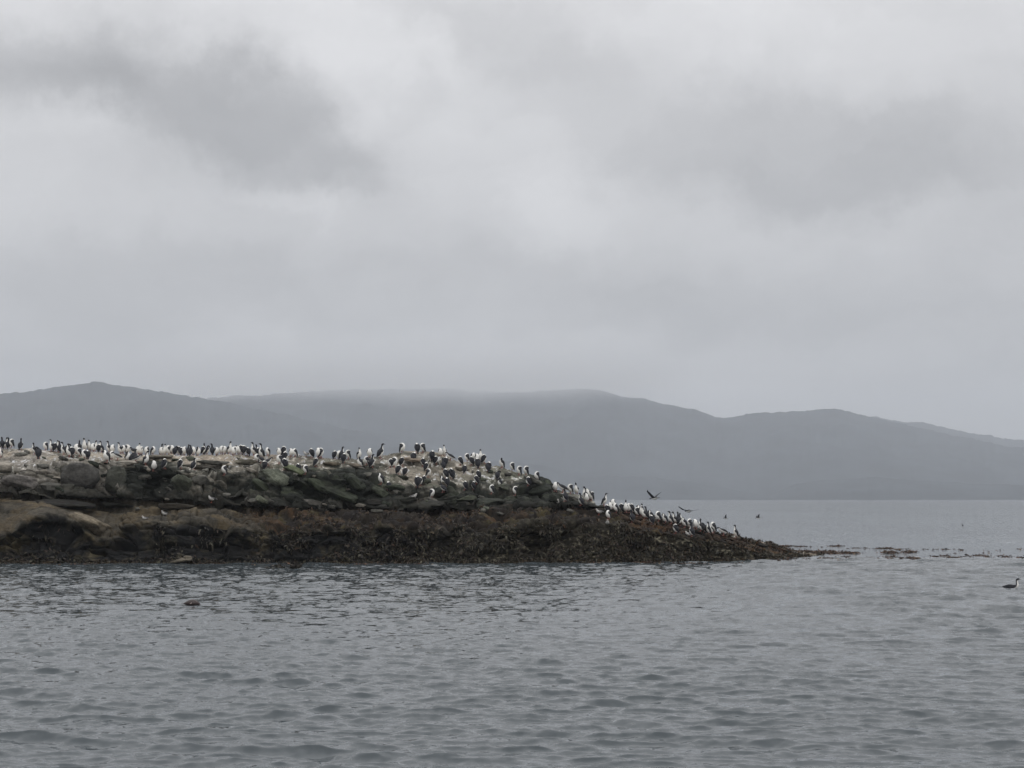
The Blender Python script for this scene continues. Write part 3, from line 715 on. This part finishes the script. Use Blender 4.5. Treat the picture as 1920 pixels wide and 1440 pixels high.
# ------------------------------------------------------------------ birds
def catmull(P, n):
    P = np.asarray(P, float); k = len(P)
    Q = np.vstack([P[0] * 2 - P[1], P, P[-1] * 2 - P[-2]])
    out = []
    for t in np.linspace(0, k - 1 - 1e-6, n):
        i = int(t); f = t - i; a, b, c, d = Q[i], Q[i + 1], Q[i + 2], Q[i + 3]
        out.append(.5 * (2 * b + (c - a) * f + (2 * a - 5 * b + 4 * c - d) * f * f + (3 * b - a - 3 * c + d) * f ** 3))
    return np.array(out)
def loft(name, spine, hood=99., nring=14, nseg=34, belly=-.06, mat=None, white_all=False):
    """spine rows: x, z, lateral radius, depth radius, y offset, hood(0/1)"""
    Sp = catmull(spine, nseg)
    c = np.stack([Sp[:, 0], Sp[:, 4], Sp[:, 1]], -1)
    tg = np.gradient(c, axis=0); tg /= np.linalg.norm(tg, axis=1, keepdims=True)
    dors = np.stack([-tg[:, 2], 0 * tg[:, 0], tg[:, 0]], -1); dors /= np.linalg.norm(dors, axis=1, keepdims=True) + 1e-9
    lat = np.cross(tg, dors)
    th = np.linspace(0, 2 * math.pi, nring, endpoint=False)
    fat = 1.12 if white_all is False else 1.0
    rl = np.maximum(Sp[:, 2], .002) * fat; rd = np.maximum(Sp[:, 3], .002) * fat
    V = c[:, None, :] + dors[:, None, :] * (np.cos(th)[None, :, None] * rd[:, None, None]) + lat[:, None, :] * (np.sin(th)[None, :, None] * rl[:, None, None])
    dark = .5 + (np.cos(th)[None, :] - belly) * .9 + (Sp[:, 5][:, None] - 0) * 1.2 + 0 * V[:, :, 0]
    V = V.reshape(-1, 3); n = nseg; F = []
    for i in range(n - 1):
        for j in range(nring):
            a = i * nring + j; b = i * nring + (j + 1) % nring
            F.append((a, b, b + nring, a + nring))
    V = np.vstack([V, c[0] - tg[0] * rl[0] * .3, c[-1] + tg[-1] * rl[-1] * .6])
    i0, i1 = len(V) - 2, len(V) - 1
    for j in range(nring):
        k = (j + 1) % nring
        F.append((i0, k, j, j)); F.append((i1, (n - 1) * nring + j, (n - 1) * nring + k, (n - 1) * nring + k))
    me = bpy.data.meshes.new(name)
    me.from_pydata(V.tolist(), [], [tuple(dict.fromkeys(f)) for f in F])
    me.polygons.foreach_set('use_smooth', np.ones(len(me.polygons), dtype=bool))
    dk = np.concatenate([dark.ravel(), [dark[0].mean(), dark[-1].mean()]])
    set_f(me, dk, 'dark')
    me.materials.append(mat or M_PLUM)
    return me, c, tg
def tube(name, pts, rads, mat, flat=1.0, nring=8, flat_axis=1):
    """a tapered limb through 3-D points, optionally flattened"""
    P = np.asarray(pts, float); tg = np.gradient(P, axis=0); tg /= np.linalg.norm(tg, axis=1, keepdims=True) + 1e-9
    V = []; F = []
    for i, p in enumerate(P):
        ref = np.array([0, 1, 0]) if abs(tg[i][1]) < .8 else np.array([1, 0, 0])
        a = np.cross(ref, tg[i]); a /= np.linalg.norm(a); b = np.cross(tg[i], a)
        for j in range(nring):
            t = 2 * math.pi * j / nring
            V.append(p + a * math.cos(t) * rads[i] * (flat if flat_axis == 0 else 1) + b * math.sin(t) * rads[i] * (flat if flat_axis == 1 else 1))
    for i in range(len(P) - 1):
        for j in range(nring):
            a = i * nring + j; b = i * nring + (j + 1) % nring
            F.append((a, b, b + nring, a + nring))
    F.append(tuple(range(nring))[::-1]); F.append(tuple(range((len(P) - 1) * nring, len(P) * nring)))
    me = bpy.data.meshes.new(name); me.from_pydata([tuple(v) for v in V], [], F)
    me.polygons.foreach_set('use_smooth', np.ones(len(me.polygons), dtype=bool)); me.materials.append(mat)
    return me
def leg_mesh(y, x=-.01, top=.16, mat=None, s=1.0):
    m = mat or M_PINK
    me = tube('leg', [(x - .015, y, top), (x, y, .07 * s), (x + .002, y, .02), (x + .01, y, .008)], [.022 * s, .014 * s, .012 * s, .013 * s], m, nring=6)
    # webbed foot merged in
    bm = bmesh.new(); bm.from_mesh(me)
    vs = [bm.verts.new((x - .02, y, .012)), bm.verts.new((x + .10 * s, y - .045 * s, .004)), bm.verts.new((x + .12 * s, y, .006)), bm.verts.new((x + .10 * s, y + .045 * s, .004)), bm.verts.new((x - .02, y, .0)),
          bm.verts.new((x + .03, y, .022))]
    for t in ((0, 1, 5), (5, 1, 2), (5, 2, 3), (5, 3, 0), (4, 2, 1), (4, 3, 2), (4, 1, 0), (4, 0, 3)):
        bm.faces.new([vs[i] for i in t])
    bm.to_mesh(me); bm.free()
    return me
def wing_mesh(side, zt=.42, zb=.12, xt=.035, xb=-.125, w=.088, mat=None):
    pts = [(xt, side * w * .75, zt), (xt - .015, side * w, zt - .03), ((xt * .6 + xb * .4), side * (w + .012), zt * .65 + zb * .35), (xt * .3 + xb * .7, side * w * .9, zt * .3 + zb * .7), (xb, side * w * .45, zb), (xb - .035, side * w * .2, zb - .045)]
    return tube('wing', pts, [.018, .058, .080, .060, .030, .006], mat or M_BLACK, flat=.38, flat_axis=1)

BODY = [(-.115, .085, .022, .016, 0, 0), (-.085, .12, .055, .05, 0, 0), (-.05, .18, .092, .088, 0, 0), (-.02, .26, .108, .105, 0, 0), (.005, .34, .102, .095, 0, 0)]
def pose_spec(kind, sd=1):
    if kind == 'up':
        sp = BODY + [(.02, .41, .078, .072, 0, 0), (.028, .47, .050, .048, 0, 0), (.032, .53, .036, .036, .004 * sd, .05), (.032, .585, .034, .035, .01 * sd, .5), (.045, .625, .036, .038, .014 * sd, 1), (.078, .638, .030, .030, .018 * sd, 1), (.105, .634, .014, .013, .02 * sd, 1)]
        beak = ((.10, .02 * sd, .636), (.165, .028 * sd, .630))
    elif kind == 'turn':    # neck up, head turned to the side
        sp = BODY + [(.02, .41, .078, .072, 0, 0), (.026, .47, .050, .048, .0, 0), (.025, .53, .036, .036, .008 * sd, .1), (.02, .58, .034, .035, .012 * sd, .7), (.022, .615, .036, .036, .03 * sd, 1), (.03, .622, .030, .028, .06 * sd, 1), (.034, .616, .014, .013, .085 * sd, 1)]
        beak = ((.034, .08 * sd, .618), (.042, .142 * sd, .612))
    elif kind == 'stretch':  # head pointing at the sky
        sp = BODY + [(.02, .41, .076, .072, 0, 0), (.026, .48, .044, .044, 0, .2), (.02, .55, .032, .032, .004 * sd, .8), (.015, .60, .033, .036, .008 * sd, 1), (.022, .635, .030, .031, .01 * sd, 1), (.034, .66, .013, .013, .012 * sd, 1)]
        beak = ((.032, .012 * sd, .655), (.058, .018 * sd, .712))
    elif kind == 'tuck':     # asleep: neck folded back, bill under the scapulars
        sp = BODY[:4] + [(.004, .33, .104, .098, 0, 0), (.016, .385, .084, .076, 0, -.1), (.014, .43, .058, .050, .012 * sd, -.15), (-.018, .455, .042, .036, .03 * sd, -.1), (-.056, .445, .038, .034, .042 * sd, .1), (-.088, .41, .034, .032, .045 * sd, .7), (-.105, .375, .024, .022, .04 * sd, .9), (-.11, .355, .012, .012, .036 * sd, .9)]
        beak = ((-.108, .036 * sd, .365), (-.112, .02 * sd, .318))
    elif kind == 'pre':      # preening: neck curls over to one side and down
        sp = BODY[:4] + [(.008, .34, .10, .094, 0, 0), (.02, .40, .074, .066, .004 * sd, 0), (.026, .45, .046, .044, .02 * sd, 0), (.028, .49, .036, .036, .05 * sd, .2), (.04, .50, .034, .034, .085 * sd, .6), (.062, .475, .036, .034, .112 * sd, .9), (.078, .435, .030, .028, .118 * sd, 1), (.085, .41, .013, .013, .116 * sd, 1)]
        beak = ((.084, .116 * sd, .418), (.090, .108 * sd, .362))
    elif kind == 'bow':      # leaning low and forward
        sp = [(-.27, .15, .022, .016, 0, 0), (-.22, .17, .055, .045, 0, 0), (-.15, .20, .09, .08, 0, 0), (-.06, .25, .102, .095, 0, 0), (.03, .30, .09, .082, 0, 0), (.085, .345, .062, .056, .004 * sd, 0), (.115, .39, .042, .040, .01 * sd, .1), (.145, .42, .034, .034, .02 * sd, .6), (.18, .425, .034, .033, .03 * sd, 1), (.212, .405, .028, .026, .036 * sd, 1), (.23, .39, .013, .013, .038 * sd, 1)]
        beak = ((.225, .038 * sd, .394), (.275, .042 * sd, .362))
    return sp, beak
def bird_parts(kind, sd):
    sp, bk = pose_spec(kind, sd)
    body = loft('body', sp)[0]
    parts = [body]
    if kind == 'bow':
        for s in (-1, 1):
            parts.append(tube('wing', [(.05, s * .06, .33), (.02, s * .085, .33), (-.08, s * .098, .28), (-.18, s * .075, .23), (-.27, s * .035, .18), (-.31, s * .015, .165)], [.015, .045, .064, .05, .026, .006], M_BLACK, flat=.4))
        tail = tube('tail', [(-.25, 0, .16), (-.33, 0, .125), (-.40, 0, .10)], [.02, .035, .038], M_BLACK, flat=.22, flat_axis=0)
    else:
        for s in (-1, 1): parts.append(wing_mesh(s))
        tail = tube('tail', [(-.10, 0, .11), (-.135, 0, .055), (-.165, 0, .012)], [.02, .034, .040], M_BLACK, flat=.22, flat_axis=0)
    parts.append(tail)
    parts.append(tube('beak', [bk[0], [(a + b) / 2 for a, b in zip(*bk)], bk[1]], [.011, .008, .003], M_BEAK, nring=6))
    lx = -.02 if kind != 'bow' else -.07
    parts.append(leg_mesh(-.045, lx)); parts.append(leg_mesh(.045, lx))
    return parts
PM = {}
for k in ('up', 'turn', 'stretch', 'tuck', 'pre', 'bow'):
    for sd_ in (-1, 1): PM[(k, sd_)] = bird_parts(k, sd_)
EXPH = {'up': .66, 'turn': .65, 'stretch': .71, 'tuck': .49, 'pre': .53, 'bow': .46}
YAW = {'F': -90, 'B': 90, 'L': 180, 'R': 0, 'FL': -170, 'FR': -10, 'BL': 136, 'BR': 44}
# x, top row, foot row (photo px), pose, facing, side of the head
B = """1 822 839 up BL
8 816 836 up FR
13 819 837 stretch B
18 824 836 tuck FL
39 832 845 up B
0 844 859 up F
64 831 853 turn FL
72 836 862 pre B
82 828 842 tuck FL
95 825 847 up FL
102 830 848 tuck B
106 828 842 up F
111 831 850 up BL
119 829 854 up FL
124 829 846 pre B
129 832 858 turn FL
135 838 858 tuck B
140 831 850 tuck F
146 832 846 stretch B
148 843 857 tuck FL
156 819 844 up F
157 843 862 tuck FL
165 845 862 tuck B
165 831 846 up F
171 835 846 tuck F
176 832 847 up FR
182 832 847 tuck B
187 829 848 up FL
201 829 849 up FL
199 842 868 pre FL
208 833 850 tuck F
209 848 863 tuck F
218 853 864 bow FL
223 828 848 up FL
229 834 848 tuck FR
238 827 846 tuck FR
247 836 848 bow BL
259 825 847 up F
262 834 849 tuck F
256 835 849 tuck F
272 831 848 tuck F
285 834 849 tuck FR
301 826 848 up BR
300 835 849 tuck F
307 829 848 up F
313 829 849 tuck FL
321 834 850 tuck F
326 838 850 pre B
331 832 851 tuck FL
337 833 850 tuck B
343 833 851 tuck F
351 833 851 up B
357 838 857 turn B
361 833 850 tuck F
370 835 851 pre FR
240 847 867 pre FR
247 850 868 pre BR
252 842 867 up B
257 857 868 bow BR
274 846 873 up FR
289 864 884 tuck F
308 860 880 tuck BR
339 861 880 tuck BR
363 859 882 turn BR
381 831 848 stretch B
387 834 850 pre BR
380 842 853 tuck BR
396 833 851 turn B
405 835 851 tuck F
413 836 853 tuck F
420 835 852 tuck F
429 827 852 up FR
435 835 852 tuck F
440 834 851 tuck FR
445 834 851 pre F
450 833 852 tuck BL
456 833 852 tuck B
465 839 856 tuck BL
473 828 854 up FL
480 835 853 up BL
480 852 868 tuck FL
489 832 861 up FL
484 842 856 tuck B
488 858 870 bow BL
501 843 856 tuck FL
497 864 882 tuck B
504 864 874 bow BR
420 873 892 tuck FL
523 845 857 tuck F
532 837 857 tuck BR
522 853 871 tuck FL
535 847 868 tuck BR
533 858 882 tuck BL
546 843 858 tuck F
553 847 858 tuck FL
584 841 860 tuck BL
597 840 860 tuck F
603 840 860 tuck BR
592 859 876 tuck BR
559 869 887 tuck BL
572 872 890 tuck FL
628 846 862 tuck BR
634 845 862 tuck F
641 838 863 up BR
644 850 870 tuck B
652 844 862 tuck FL
673 840 860 turn FR
692 837 856 tuck F
713 830 861 up BR
675 857 878 pre FL
686 858 873 tuck FL
698 852 878 up BR
692 861 873 bow BL
754 831 851 tuck FR
782 831 851 tuck B
792 831 850 tuck FL
775 848 868 tuck B
810 845 865 tuck B
817 855 872 tuck BR
833 835 857 up F
842 850 864 bow FL
826 849 857 tuck F
835 857 875 tuck B
831 866 882 up BL
731 860 878 tuck FL
740 857 878 tuck FR
754 857 875 tuck BR
747 872 891 tuck BR
760 876 894 tuck BR
793 859 876 tuck BL
800 868 884 tuck BR
803 880 896 tuck FR
836 879 899 tuck BL
846 878 900 tuck BL
713 887 909 pre FL
729 903 921 tuck B
783 890 915 tuck B
789 896 912 tuck BR
795 893 909 tuck BR
831 892 912 pre FL
838 896 913 tuck B
830 909 924 bow BL
811 917 935 tuck FR
863 856 874 tuck BL
875 849 866 tuck FL
887 849 865 tuck F
884 856 874 tuck BL
895 851 868 tuck F
901 843 867 up F
908 852 870 tuck BR
896 859 880 tuck B
916 866 887 tuck B
871 873 889 tuck B
940 859 879 pre FL
959 867 884 tuck FL
972 874 892 tuck FL
985 874 893 tuck FL
1006 888 902 tuck FL
990 894 912 tuck BL
897 882 899 tuck BL
893 893 909 tuck BL
888 903 920 tuck BL
872 902 920 tuck BL
933 888 901 pre B
937 898 915 pre FL
921 909 927 tuck FL
965 912 930 tuck FL
1041 904 923 tuck F
1052 905 925 bow L
1069 908 927 tuck FL
1081 906 928 stretch F
1060 925 941 up BL
1096 913 938 up FL
1102 916 938 pre F
1108 922 940 tuck FL
1100 926 943 pre F
1089 926 949 up BL
1133 925 949 up FR
1149 939 954 tuck F
1138 947 964 tuck BL
1145 948 960 tuck F
1154 944 962 tuck FL
1164 944 962 tuck BL
1140 959 975 tuck FL
1173 939 962 stretch F
1178 945 962 tuck F
1185 945 963 tuck BL
1186 956 981 up BL
1198 949 967 pre FL
1194 955 969 tuck FL
1203 952 969 up F
1207 950 974 up FL
1212 955 974 up BL
1220 958 976 pre FL
1222 967 984 tuck BL
1234 959 979 tuck FL
1247 963 982 pre FL
1258 964 983 up FL
1265 960 984 up L
1272 964 984 up B
1275 967 986 turn FR
1283 971 990 pre FL
1293 973 991 tuck FL
1304 974 993 tuck F
1267 985 1001 tuck BL
1297 987 1007 up BL
1313 976 997 stretch L
1320 982 1000 pre BL
1328 983 1003 up L
1333 988 1003 tuck FL
1337 979 1000 tuck FL
1354 991 1005 bow FL
1379 985 1009 up FL"""
SEG = [(-20, 50, 'at the far left end of the crest'), (50, 126, 'in the crest crowd left of the big grey boulder'),
       (126, 193, 'in the crest crowd above the big grey boulder'), (193, 265, 'in the crowd left of the dark green gully'),
       (265, 325, 'in the crest crowd above the dark green gully'), (325, 392, 'in the crest crowd right of the dark green gully'),
       (392, 460, 'in the packed row above the stepped ledges'), (460, 512, 'in the knot ending the crowded crest row'),
       (512, 580, 'around the black knot above the pale green slab'), (580, 662, 'in the loose crest group right of the green slab'),
       (662, 725, 'around the tall bird looking right on the crest'), (725, 768, 'on the tan slope left of the highest rock'),
       (768, 804, 'on the tan slope at the islet middle'), (804, 852, 'in the group where the crest starts falling'),
       (852, 920, 'in the group on the falling green slope'), (920, 1015, 'on the shoulder left of the dark green knob'),
       (1015, 1092, 'just right of the dark green knob'), (1092, 1130, 'in the knot where the knob meets the spit'),
       (1130, 1182, 'at the top of the brown spit'), (1182, 1240, 'on the upper half of the brown spit'),
       (1240, 1300, 'on the middle of the brown spit'), (1300, 1345, 'on the lower half of the brown spit'), (1345, 1420, 'at the low tip of the brown spit')]
ORD = 'first second third fourth fifth sixth seventh eighth ninth tenth eleventh twelfth thirteenth fourteenth fifteenth sixteenth seventeenth eighteenth nineteenth twentieth'.split()
LOOK = {('up', 'F'): 'Upright white-fronted', ('up', 'B'): 'Upright black-backed', ('turn', 'F'): 'White-fronted head-turning', ('turn', 'B'): 'Black-backed head-turning', ('stretch', 'F'): 'White-fronted neck-stretching', ('stretch', 'B'): 'Black-backed neck-stretching',
        ('tuck', 'F'): 'Sleeping white-fronted', ('tuck', 'B'): 'Sleeping black-backed', ('pre', 'F'): 'Preening white-fronted', ('pre', 'B'): 'Preening black-backed', ('bow', 'F'): 'Crouching white-fronted', ('bow', 'B'): 'Crouching black-backed'}
birds = []
for ln in B.strip().splitlines():
    a = ln.split(); birds.append([float(a[0]), float(a[1]), float(a[2]), a[3], a[4]])
birds.sort(key=lambda b: b[0])
used = set()
def spawn(parts, rootname, loc, rz, sc, lean=0, plump=1.0):
    r = bpy.data.objects.new(rootname, None); r.empty_display_size = .1; C.objects.link(r)
    r.location = loc; r.rotation_euler = (0, lean, rz); r.scale = (sc * plump, sc * plump, sc)
    for me in parts:
        nm = me.name.split('.')[0]
        if me in used:
            src = FIRST[me]; c = src.copy()
        else:
            c = bpy.data.objects.new(nm, me); used.add(me); FIRST[me] = c
        C.objects.link(c); c.parent = r
    return r
FIRST = {}
def crest_point(px):
    lo, hi_ = float(c_cre(px)) - 25, float(c_cre(px)) + 30
    py = lo
    while py < hi_:
        p, nn = hit(px, py)
        if p is not None and p.y < 110: return p, py
        py += .5
    return None, None
for seg0, seg1, phrase in SEG:
    grp = [b for b in birds if seg0 <= b[0] < seg1]
    for i, (px, top, foot, pose, face) in enumerate(grp):
        p, nn = hit(px, foot - 1)
        cp, cy = crest_point(px)
        hide = 0
        if p is None or foot - 1 < cy + .5:
            p = cp.copy(); hide = min(max(0, (foot - cy)), 6)
            p.y += .25
        sd_ = random.choice((-1, 1))
        if face == 'BR': sd_ = -1
        if face == 'BL': sd_ = 1
        want = (foot - top) / FPX * p.y
        sc = min(max(want / EXPH[pose], .86), 1.12)
        yaw0 = {'FL': -150, 'FR': -30}.get(face, YAW[face]) if px < 700 else YAW[face]
        yaw = math.radians(yaw0 + random.uniform(-22, 22))
        ob = spawn(PM[(pose, sd_)], 'cormorant', (p.x, p.y, p.z - .012), yaw, sc, random.uniform(-.08, .08), 1.09)
        fr = 'F' if face[0] in 'FLR' else 'B'
        lab = f"{LOOK[(pose, fr)]} cormorant, {ORD[i]} from left {phrase}"
        tag(ob, lab, 'cormorant', 'cormorants resting on the rocky islet')

# ---- gulls
def gull_parts(stand=True):
    sp = [(-.16, .15, .012, .01, 0, 0), (-.12, .15, .045, .035, 0, 0), (-.05, .15, .07, .06, 0, 0), (.03, .165, .068, .06, 0, 0), (.075, .195, .048, .045, 0, 0), (.092, .23, .034, .034, 0, 0), (.105, .255, .033, .033, 0, 0), (.13, .258, .024, .023, 0, 0), (.142, .255, .010, .010, 0, 0)]
    parts = [loft('body', sp, mat=M_GULLW, nseg=24, nring=12)[0]]
    for s in (-1, 1):
        parts.append(tube('wing', [(.05, s * .045, .19), (0, s * .062, .185), (-.08, s * .055, .17), (-.16, s * .025, .16), (-.21, s * .008, .16)], [.012, .038, .042, .022, .004], M_GULLG, flat=.4))
    parts.append(tube('tail', [(-.13, 0, .152), (-.19, 0, .145), (-.22, 0, .142)], [.02, .03, .03], M_GULLW, flat=.2, flat_axis=0))
    parts.append(tube('beak', [(.138, 0, .256), (.155, 0, .254), (.172, 0, .248)], [.009, .008, .003], M_GULLL, nring=6))
    if stand:
        for y in (-.025, .025): parts.append(leg_mesh(y, 0, .12, M_GULLL, .5))
    return parts
GST, GSI = gull_parts(True), gull_parts(False)
for (px, foot, face, stand, s, lab) in [
    (397, 944, 'L', True, 1.15, 'Pale gull standing on the brown shelf below the stepped ledges'),
    (309, 967, 'FL', False, 1.1, 'White gull resting on the weedy shelf above the dark lower cliff'),
    (271, 975, 'FL', False, .8, 'Small dull grey gull low on the shelf, left of the white gull'),
    (562, 862, 'BL', True, .9, 'Small grey gull on the crest above the pale green slab'),
    (574, 858, 'FL', True, 1.0, 'Grey gull beside the black-backed cormorant right of the smaller gull'),
    (776, 938, 'R', True, 1.0, 'Grey gull on dark rock below the islet middle'),
    (1123, 967, 'FL', True, 1.0, 'Dull grey gull below the start of the brown spit'),
    (1046, 945, 'F', False, 1.0, 'Pale gull resting just below the dark green knob'),
    (1139, 984, 'F', False, 1.0, 'White gull resting under the cormorants at the top of the spit'),
    (1291, 1006, 'FL', False, 1.1, 'Grey gull lying beside the lowest cormorant of the mid spit')]:
    p, nn = hit(px, foot - 1)
    if p is None: p, _ = crest_point(px)
    o = spawn(GST if stand else GSI, 'gull', (p.x, p.y, p.z - (.0 if stand else .09 * s)), math.radians(YAW[face]), s)
    tag(o, lab, 'gull', 'gulls resting among the cormorants')

# ---- flying cormorants
def flyer_parts(lift_near, lift_far):
    sp = [(-.30, 0, .012, .01, 0, .2), (-.24, 0, .045, .03, 0, 0), (-.12, 0, .075, .065, 0, 0), (.02, 0, .08, .075, 0, 0), (.13, .01, .055, .055, 0, 0), (.20, .02, .034, .034, 0, .1), (.28, .03, .028, .028, 0, .5), (.34, .035, .03, .03, 0, 1), (.375, .034, .026, .025, 0, 1), (.40, .03, .012, .012, 0, 1)]
    parts = [loft('body', sp, nseg=28, belly=-.1)[0]]
    for s, lift in ((-1, lift_near), (1, lift_far)):
        e, w = lift
        root = np.array([.04, s * .05, .03]); el = root + np.array([.05, s * .24 * math.cos(e), .24 * math.sin(e)])
        hand = el + np.array([-.03, s * .30 * math.cos(w), .30 * math.sin(w)]); tip = hand + np.array([-.12, s * .06 * math.cos(w), .08 * math.sin(w) + .01])
        pts = [root, root * .5 + el * .5, el, el * .5 + hand * .5, hand, tip]
        parts.append(wing_blade(pts, [.11, .105, .10, .085, .05, .01]))
    parts.append(tube('tail', [(-.27, 0, 0), (-.36, 0, -.005), (-.42, 0, -.008)], [.022, .04, .045], M_BLACK, flat=.2, flat_axis=0))
    parts.append(tube('beak', [(.39, 0, .031), (.42, 0, .028), (.46, 0, .022)], [.011, .008, .003], M_BEAK, nring=6))
    return parts
def wing_blade(pts, chord):
    V = []; F = []
    for p, c in zip(pts, chord):
        for (fx, fz) in ((1, 0), (.5, .014), (-.4, .012), (-1.25, 0), (-.4, -.006), (.5, -.008)):
            V.append((p[0] + c * fx, p[1], p[2] + fz * min(1, c / .1)))
    for i in range(len(pts) - 1):
        for j in range(6):
            a = i * 6 + j; b = i * 6 + (j + 1) % 6; F.append((a, b, b + 6, a + 6))
    F.append((5, 4, 3, 2, 1, 0)); k = (len(pts) - 1) * 6; F.append(tuple(range(k, k + 6)))
    me = bpy.data.meshes.new('wing'); me.from_pydata([tuple(map(float, v)) for v in V], [], F)
    me.polygons.foreach_set('use_smooth', np.ones(len(me.polygons), dtype=bool)); me.materials.append(M_BLACK)
    return me
def fly(px, py, d, yaw, sc, lifts, lab, lean=0.0, roll=0.0):
    x, y, z = at(px, py, d)
    o = spawn(flyer_parts(*lifts), 'flying_cormorant', (x, y, z), math.radians(yaw), sc, lean)
    o.rotation_euler = (roll, lean, math.radians(yaw))
    tag(o, lab, 'flying bird', 'cormorants flying past the spit')
fly(1227, 934.5, 95, 128, 1.0, ((.75, .6), (.8, .6)), 'Cormorant flying left with wings raised in a V above the spit', .15, .1)
fly(1291, 958.5, 92, 112, 1.0, ((.12, .32), (.08, .42)), 'Cormorant gliding left on spread wings over the lower spit', .1, .12)
fly(1361, 972.0, 190, 185, .8, ((.3, .3), (.9, .9)), 'Tiny distant bird left of the two specks flying low over the bay', .0, .1)
fly(1422.5, 971.5, 175, 190, .9, ((.5, .9), (.5, .5)), 'Small distant bird flying low over the bay right of the spit tip', .1, .3)

# ---- swimmers
def swimmer(px, py, d, yaw, sc, kind, lab, cat, name='swimming_cormorant'):
    if kind == 'swim':
        sp = [(-.30, .03, .012, .01, 0, .6), (-.24, .03, .05, .03, 0, .5), (-.12, .035, .095, .055, 0, .45), (.03, .035, .10, .06, 0, .4), (.13, .05, .07, .06, 0, .2), (.175, .10, .04, .042, 0, 0), (.175, .16, .032, .032, 0, 0), (.165, .22, .029, .029, 0, .1), (.172, .27, .030, .031, 0, .5), (.20, .295, .031, .030, 0, 1), (.235, .292, .024, .022, 0, 1), (.25, .288, .012, .011, 0, 1)]
        parts = [loft('body', sp)[0], tube('beak', [(.245, 0, .289), (.275, 0, .287), (.31, 0, .280)], [.011, .008, .003], M_BEAK, nring=6)]
        for s in (-1, 1):
            parts.append(tube('wing', [(.08, s * .055, .07), (.02, s * .08, .075), (-.10, s * .075, .07), (-.2, s * .04, .055), (-.29, s * .012, .05)], [.01, .035, .045, .03, .004], M_BLACK, flat=.4))
        parts.append(tube('tail', [(-.27, 0, .03), (-.35, 0, .035), (-.40, 0, .045)], [.02, .036, .036], M_BLACK, flat=.2, flat_axis=0))
    x, y, z = at(px, py, d)
    o = spawn(parts, name, (x, y, 0.0), math.radians(yaw), sc); tag(o, lab, cat)
    return o
dd = 8640.0 / (1101 - HZ)
swimmer(1897, 1101, dd, -24, .92, 'swim', 'Cormorant swimming right at the right edge of the picture', 'cormorant')
dd = 8640.0 / (985.5 - HZ)
x_, y_, z_ = at(1805, 985, dd)
o_ = swimmer(1805, 985.5, dd, 100, .7, 'swim', 'Tiny dark bird on the water far out at right', 'cormorant')

def diver():
    d = 8640.0 / (1131.5 - HZ); x, y, z = at(359, 1131.5, d); s = d / FPX
    brown = principled('brown_feathers', (.032, .02, .018), .5, .5)
    sp = [(-15 * s, .005, .012, .008, 0, 0), (-11 * s, .015, .05, .03, 0, 0), (-4 * s, .02, .09, .075, 0, 0), (4 * s, .02, .10, .085, 0, 0), (10 * s, .012, .08, .06, 0, 0), (14 * s, .0, .045, .03, 0, 0), (15.5 * s, -.01, .02, .012, 0, 0)]
    body = loft('body', sp, mat=brown, nseg=26)[0]
    parts = [body]
    for sy in (-1, 1):
        parts.append(tube('wing', [(9 * s, sy * .07, .055), (4 * s, sy * .095, .04), (-4 * s, sy * .085, .02), (-9 * s, sy * .06, .005)], [.012, .03, .026, .008], brown, flat=.4))
    streak = tube('white_streak', [(9.5 * s, -.05, .066), (5 * s, -.087, .055), (1 * s, -.098, .032), (-2 * s, -.10, .012)], [.010, .012, .014, .01], principled('white_plumage', (.62, .5, .48), .6), nring=6)
    parts.append(streak)
    parts.append(tube('tail', [(-13 * s, 0, .01), (-17 * s, 0, .012), (-19 * s, 0, .01)], [.015, .022, .018], brown, flat=.25, flat_axis=0))
    o = spawn(parts, 'floating_bird', (x, y, .01), math.radians(4), 1.0)
    tag(o, 'Brown-backed bird with a white streak, head under water, on open water', 'floating bird')
diver()
